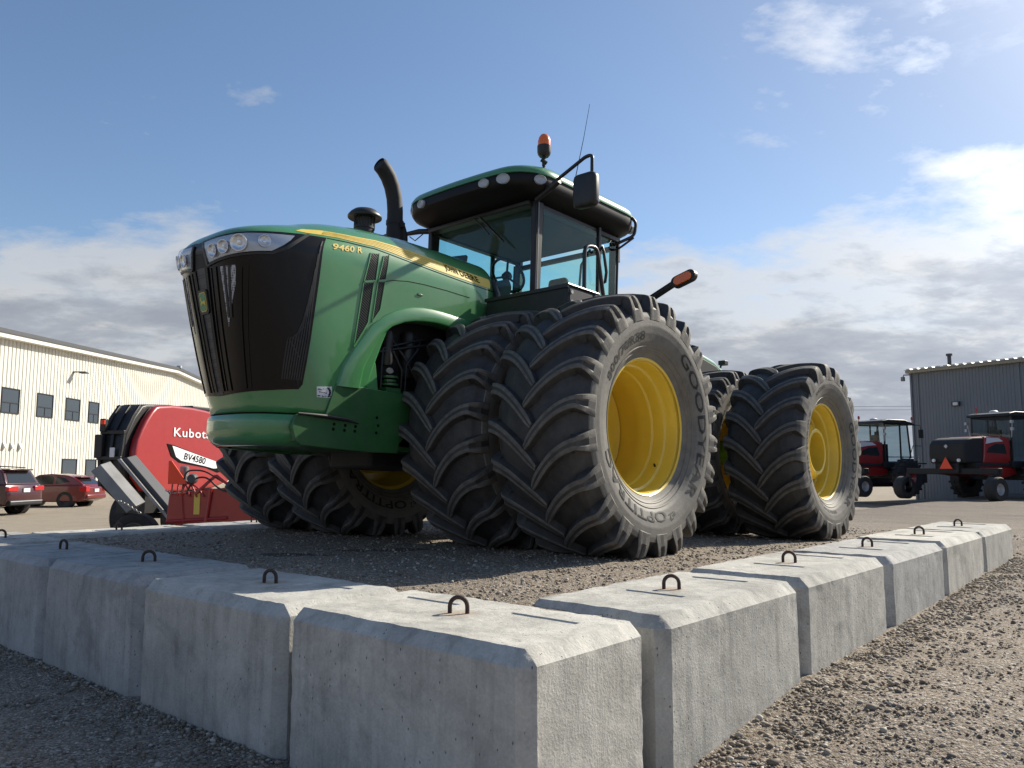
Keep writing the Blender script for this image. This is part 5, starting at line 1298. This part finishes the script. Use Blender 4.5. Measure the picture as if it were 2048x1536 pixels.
mb = MB(); mb.b2((-1.06, .60, 2.06), (-.96, .74, 2.34)); mb.b2((-1.12, .62, 1.50), (-1.0, .80, 2.0)); obj('tail_lamp_bracket', mb, M['black'], bal, 30, bevel=.02)
mb = MB(); mb.b2((-1.085, .60, 2.22), (-1.062, .70, 2.31)); obj('tail_lamp', mb, M['smv'], bal, 30)
mb = MB(); mb.b2((-1.118, .32, 1.52), (-1.09, .42, 1.72)); obj('warning_label', mb, M['white'], gate, 0)
mb = MB(); mb.b2((1.4, .1, 2.72), (2.4, .8, 2.80)); obj('top_cover', mb, M['black'], bal, 30, bevel=.02)
def flat_text(txt, size, x, z, y, m, parent, name, bold=0, shear=0, wd=None, sp=1.0):
    vs, fs, w0 = text_mesh(txt, size, bold, 0, shear=shear, spacing=sp); k = (wd/w0) if wd else 1
    mb = MB(); mb.add([(x+v.x*k, y, z+v.y) for v in vs], fs); return obj(name, mb, m, parent, 0)
flat_text('Kubota', .29, .46, 2.02, -.034, M['white'], bal, 'brand_lettering', .004, wd=1.56, sp=1.12)
mb = MB(); mb.prism([(.22, 1.84), (.46, 1.82), (2.5, 1.42), (2.9, 1.25), (2.4, 1.18), (1.87, 1.30), (.72, 1.42), (.40, 1.56)], -.033, -.01); obj('side_graphic', mb, M['ink'], bal, 0)
mb = MB(); mb.prism([(.42, 1.80), (.55, 1.78), (2.5, 1.42), (2.7, 1.30), (2.2, 1.28), (1.8, 1.34), (.80, 1.46), (.58, 1.55)], -.036, -.01); obj('side_graphic_light', mb, M['white'], bal, 0)
vs, fs, w0 = text_mesh('BV4580', .22, .004, 0, shear=.25); mb = MB(); mb.add([(.88+v.x*.95/w0, -.039, 1.50+v.y-.12*v.x/w0) for v in vs], fs); obj('model_lettering', mb, M['ink'], bal, 0)
rubber_wheel('wheel', (.7, -.18, .18), .56, .45, bal, .5, rm='white', sg=-1); rubber_wheel('wheel', (.7, 1.1, .18), .56, .45, bal, .5, rm='white')
mb = MB(); mb.b2((-.3, .1, .3), (3.4, .8, .75)); mb.b2((3.2, .6, .4), (5.2, .85, .62)); mb.tube([(.7, -.3, .2), (.7, 1.1, .2)], .07, 10); obj('chassis', mb, M['black'], bal, 30)
# ------------------------------------------------------------ folded mower in front of it
mow = empty('disc_mower', 'low red mower with leaning grey guards, chains and an orange triangle, beside the baler', 'mower', (-5.7, 14.0, -.25))
def slab3(a, b, wv, th, name, m, bev=.01):
    """beam from a to b with width vector wv and thickness vector th"""
    a, b, wv, th = map(Vector, (a, b, wv, th)); mb = MB(); vs = [p+u*wv+v*th for p in (a, b) for u in (0, 1) for v in (0, 1)]
    mb.add(vs, [(0, 1, 3, 2), (4, 6, 7, 5), (0, 4, 5, 1), (2, 3, 7, 6), (0, 2, 6, 4), (1, 5, 7, 3)]); return obj(name, mb, m, mow, 30, bevel=bev)
z0 = .25
slab3((-1.63, 0, 1.23+z0), (-.90, -.15, .52+z0), (.16, 0, .12), (0, .35, .06), 'leaning_guard', M['grey']); slab3((-1.42, .5, 1.43+z0), (-.36, .3, .36+z0), (.17, 0, .05), (0, .35, .05), 'leaning_guard', M['darkgrey'])
slab3((-1.39, .42, 1.44+z0), (-.34, .22, .37+z0), (.05, 0, .02), (0, .06, .0), 'guard_rail', M['steel'], .004)
mb = MB(); mb.prism([(-.14, .60), (1.6, .64), (1.65, 1.24), (.95, 1.22), (-.10, 1.10)], -.35, .9, 'y'); mb.prism([(-.1, .62), (1.9, .62), (1.9, .40), (.0, .42)], -.2, .8, 'y'); mb.b2((1.3, -.2, .3), (3.0, .8, 1.1)); obj('mower_body', mb, M['red'], mow, 30, bevel=.015)
mb = MB()
for a, b_ in (((-.12, -.37, .64), (.90, -.37, .70)), ((.55, -.38, .64), (.62, -.38, 1.20)), ((.95, -.36, 1.22), (.70, -.38, 1.42)), ((.70, -.38, 1.42), (.35, -.38, 1.10)), ((1.0, -.3, 1.2), (1.5, -.1, 1.45)), ((1.5, -.1, 1.45), (2.0, .1, 1.1))): mb.tube([a, b_], .028, 8)
obj('mower_brace', mb, M['red'], mow, 40)
mb = MB(); mb.tube(roundpath([(.2, -.36, 1.1), (.32, -.42, 1.36), (.55, -.42, 1.40), (.75, -.38, 1.18), (.98, -.36, 1.12)], .12), .016, 8); mb.tube(roundpath([(.12, -.36, 1.12), (.2, -.44, 1.5), (.5, -.42, 1.5), (.9, -.36, 1.25)], .12), .014, 8); obj('black_hose', mb, M['black'], mow, 60)
mb = MB(); mb.b2((.33, -.362, .76), (.43, -.352, 1.12)); obj('yellow_label', mb, M['decal'], mow, 0)
mb = MB(); mb.prism([(-.10, 1.66), (-.05, 1.66), (.20, 1.32), (.20, 1.27), (-.10, 1.27)], -.42, -.40, 'y'); obj('warning_triangle', mb, M['smv'], mow, 30)
mb = MB(); mb.lathe([(1.25, .07), (1.55, .075), (1.57, .05), (1.57, .001)], 'z', 16, (.10, -.25, 0)); obj('canister', mb, M['steel'], mow, 40)
mb = MB(); mb.lathe([(-.05, .001), (-.05, .07), (.04, .09), (.05, .085), (.03, .001)], 'y', 20, (.30, -.40, 1.36)); obj('lamp', mb, M['darkgrey'], mow, 40)
mb = MB(); mb.tube([(.3, -.35, 1.3), (.3, -.3, 1.15)], .02, 6)
for k in range(3): mb.tube(roundpath([(-.05+.09*k, -.37, 1.08), (-.02+.10*k, -.40, 1.40-.05*k), (.18+.10*k, -.38, 1.32-.04*k), (.26+.12*k, -.37, 1.05)], .12), .016, 6)
mb.tube([(.12, -.37, 1.1), (.16, -.39, .7), (.2, -.38, .5)], .008, 6); obj('hydraulic_hoses', mb, M['red'], mow, 60)
def chain(P, name='chain'):
    mb = MB(); P = [Vector(p) for p in P]; pts = []
    for a, b in zip(P, P[1:]):
        n = max(1, int((b-a).length/.040)); pts += [(a+(b-a)*k/n, (b-a).normalized()) for k in range(n)]
    for i, (p, d) in enumerate(pts):
        u = Vector((0, 1, 0)) if i % 2 else d.cross(Vector((0, 1, 0))).normalized(); mb.tube([p+d*.030*math.cos(a)+u*.016*math.sin(a) for a in np.linspace(0, 2*math.pi, 9)], .006, 5, caps=False)
    obj(name, mb, M['steel'], mow, 60)
chain([(-1.0, -.20, .98), (-.85, -.25, .92), (-.62, -.2, .76)]); chain([(-.32, .05, 1.15), (-.15, -.1, 1.10), (.0, -.2, .98), (-.06, -.25, .80), (-.02, -.2, .62), (-.1, -.15, .45)]); chain([(.0, -.2, .98), (.03, -.22, .82), (-.05, -.2, .68)])
mb = MB(); mb.b2((-1.25, .1, .18), (.2, .8, .42)); mb.b2((-1.45, .0, .24), (-1.1, .3, .30)); obj('mower_skid', mb, M['black'], mow, 30, bevel=.03)
rubber_wheel('wheel', (-.95, .35, .34), .40, .28, mow, .6, rm='grey', sg=-1)
# ------------------------------------------------------------ windrowers
def windrower(label, x, y, z, az):
    t = empty('windrower', label, 'windrower', (x, y, z), math.pi/2-az, 'red self-propelled windrowers in the yard'); pass
    # black screen over the engine at the rear (x=0), red flanks, cab ahead
    mb = MB(); prof = [(-.15, 1.50), (-.22, 1.9), (-.18, 2.28), (-.02, 2.46), (.35, 2.56), (1.05, 2.60), (.95, 1.50)]
    mb.prism(prof, -.80, .80); scr = obj('engine_screen', mb, M['blackmat'], t, 35, bevel=.08, seg=4)
    mb = MB(); mb.lathe([(0, .05), (-.01, .05)], 'x', 4, (-.21, 0, 2.15)); mb.box((-.225, 0, 2.2), (.02, .12, .12), rot=(R(45), 0, 0)); obj('emblem', mb, M['ltgrey'], scr, 0)
    for s_ in (1, -1):
        mb = MB(); mb.prism([(.92, 1.52), (1.0, 1.85), (1.08, 2.59), (2.3, 2.60), (2.75, 2.55), (2.85, 1.5)], s_*.70, s_*.83); fl = obj('side_panel', mb, M['red'], t, 35, bevel=.04, seg=3)
        mb = MB(); mb.prism([(1.15, 1.95), (1.3, 2.15), (1.75, 2.30), (2.35, 2.32), (2.5, 1.9)], s_*.825, s_*.838); obj('panel_window', mb, M['carglass'], fl, 0)
        mb = MB(); mb.prism([(1.12, 2.30), (1.2, 2.55), (2.0, 2.55), (2.3, 2.42), (1.7, 2.38)], s_*.825, s_*.836); obj('white_graphic', mb, M['white'], fl, 0)
        vs, fs, w0 = text_mesh('M1170', .12, .004); mb = MB(); mb.add([((2.62 if s_ > 0 else 2.30)-s_*v.x*.30/w0*1.0, s_*.967, 2.40+v.y) for v in vs], fs)
    for s_ in (1, -1): mb = MB(); mb.prism([(.35, 1.05), (.55, 1.40), (2.9, 1.46), (3.0, 1.02), (2.2, .92)], s_*.78, s_*.90); obj('lower_panel', mb, M['red'], t, 30, bevel=.03)
    mb = MB(); mb.prism([(1.0, 2.56), (1.1, 2.62), (2.7, 2.62), (2.7, 2.5)], -.72, .72); obj('hood_top', mb, M['red'], t, 35, bevel=.03)
    mb = MB(); mb.b2((-.15, -.45, 1.1), (4.6, .45, 1.5)); mb.b2((-.05, -2.0, 1.05), (.25, 2.0, 1.30)); mb.b2((3.2, -1.4, .8), (3.7, 1.4, 1.2)); mb.b2((.3, -.9, 1.3), (3.0, .9, 1.52)); mb.b2((2.6, -1.0, 1.3), (4.8, 1.0, 1.6)); obj('frame', mb, M['blackmat'], t, 30, bevel=.02)
    mb = MB(); mb.prism([(2.75, 1.55), (4.3, 1.55), (4.75, 1.8), (4.78, 2.2), (4.55, 3.5), (2.85, 3.5)], -.86, .86); obj('cab_glass', mb, M['darkcab'], t, 0)
    mb = MB()
    for s_ in (1, -1):
        for a, b_ in (((2.85, 1.5), (2.87, 3.5)), ((4.0, 1.5), (4.0, 3.5)), ((4.72, 1.8), (4.55, 3.5)), ((2.8, 1.55), (4.5, 1.55)), ((2.85, 3.48), (4.6, 3.48))): mb.tube([(a[0], s_*.86, a[1]), (b_[0], s_*.86, b_[1])], .045, 6)
    mb.b2((2.72, -.86, 1.4), (2.86, .86, 2.15)); mb.b2((3.2, -.3, 1.6), (3.8, .3, 2.5)); mb.b2((3.15, -.2, 2.5), (3.3, .2, 2.95)); obj('cab_frame', mb, M['black'], t, 30)
    mb = MB(); mb.prism([(2.62, 3.50), (2.66, 3.62), (3.1, 3.70), (4.3, 3.70), (5.0, 3.52), (5.1, 3.44), (4.6, 3.46)], -.95, .95); obj('cab_roof', mb, M['black'], t, 35, bevel=.05, seg=3)
    mb = MB(); mb.lathe([(3.70, .20), (3.78, .18), (3.83, .10), (3.84, .001)], 'z', 20, (3.6, .3, 0)); obj('gps_dome', mb, M['ltgrey'], t, 40)
    for (bx2, by2, bz2) in ((3.0, .7, 3.68), (4.95, -.85, 3.6)):
        mb = MB(); mb.tube([(bx2, by2, bz2-.1), (bx2, by2, bz2+.12)], .02, 6); mb.lathe([(bz2+.10, .055), (bz2+.22, .055), (bz2+.26, .03), (bz2+.265, .001)], 'z', 16, (bx2, by2, 0)); obj('beacon', mb, M['redlens'], t, 40)
    for s_ in (1, -1): mb = MB(); mb.tube([(4.7, s_*.9, 3.45), (5.0, s_*1.25, 3.42), (5.0, s_*1.28, 3.2)], .02, 6); mb.box((5.0, s_*1.28, 3.0), (.08, .22, .42)); obj('mirror', mb, M['black'], t, 30, bevel=.02)
    for s_ in (1, -1): mb = MB(); mb.tube([(2.8, s_*.9, 2.6), (2.75, s_*.98, 3.2)], .02, 6); mb.box((2.7, s_*1.0, 3.25), (.12, .10, .12)); mb.box((2.7, s_*1.0, 2.95), (.12, .10, .12)); obj('rear_lamp', mb, M['ltgrey'], t, 30)
    mb = MB(); mb.prism([(-.28, 1.28), (.28, 1.28), (0, 1.76)], -.30, -.28, 'x'); obj('warning_triangle', mb, M['smv'], t, 0)
    for s_ in (.55, -.55): mb = MB(); mb.lathe([(-.29, .001), (-.29, .07), (-.22, .07)], 'x', 14, (0, s_, 1.62)); obj('rear_light', mb, M['white'], t, 30)
    mb = MB(); mb.tube([(4.0, .95, 1.5), (4.0, 1.25, 1.6), (4.4, 1.25, 2.4), (5.0, 1.25, 2.4)], .02, 6); mb.tube([(4.0, -.95, 1.5), (4.0, -1.25, 1.6), (4.4, -1.25, 2.4), (5.0, -1.25, 2.4)], .02, 6); mb.b2((3.9, -1.5, 1.5), (5.0, -.95, 1.56)); obj('platform_rails', mb, M['rail'], t, 40)
    for s_ in (1, -1):
        rubber_wheel('caster_wheel', (-.25, s_*2.0, .48), .48, .46, t, .48, rm='ltgrey', sg=-1 if s_ < 0 else 1)
        mb = MB(); mb.tube(roundpath([(.1, s_*2.0, 1.2), (.05, s_*1.98, 1.05), (-.25, s_*1.72, .95), (-.25, s_*1.70, .48), (-.25, s_*1.9, .48)], .08), .05, 8); obj('caster_fork', mb, M['blackmat'], t, 40)
        rubber_wheel('drive_wheel', (3.4, s_*1.6, .86), .86, .50, t, .45, lug=18, rm='red', sg=s_)
    return t
windrower('red windrower with a black engine screen and orange triangle, nearer one at the right edge', 18.1, 33.2, -.01, R(63))
windrower('red windrower just right of the big rear tyre, farther of the two', 15.25, 38.6, -.01, R(63))
hd = empty('header', 'low black and grey cutting header lying in the yard between the two windrowers', 'header', (19.5, 42.0, .03), R(20))
mb = MB(); mb.b2((-2.4, -.4, .5), (2.4, .1, 1.1)); mb.b2((-2.5, .1, .3), (2.5, .9, .5)); obj('header_frame', mb, M['blackmat'], hd, 30, bevel=.03)
mb = MB()
for z in (1.35, 1.6, 1.85): mb.tube([(-2.2, -.1, z), (2.2, -.1, z)], .03, 6)
for x in (-2.2, -1.1, 0, 1.1, 2.2): mb.tube([(x, -.1, 1.1), (x, -.1, 1.9)], .03, 6)
obj('reel', mb, M['ltgrey'], hd, 40)
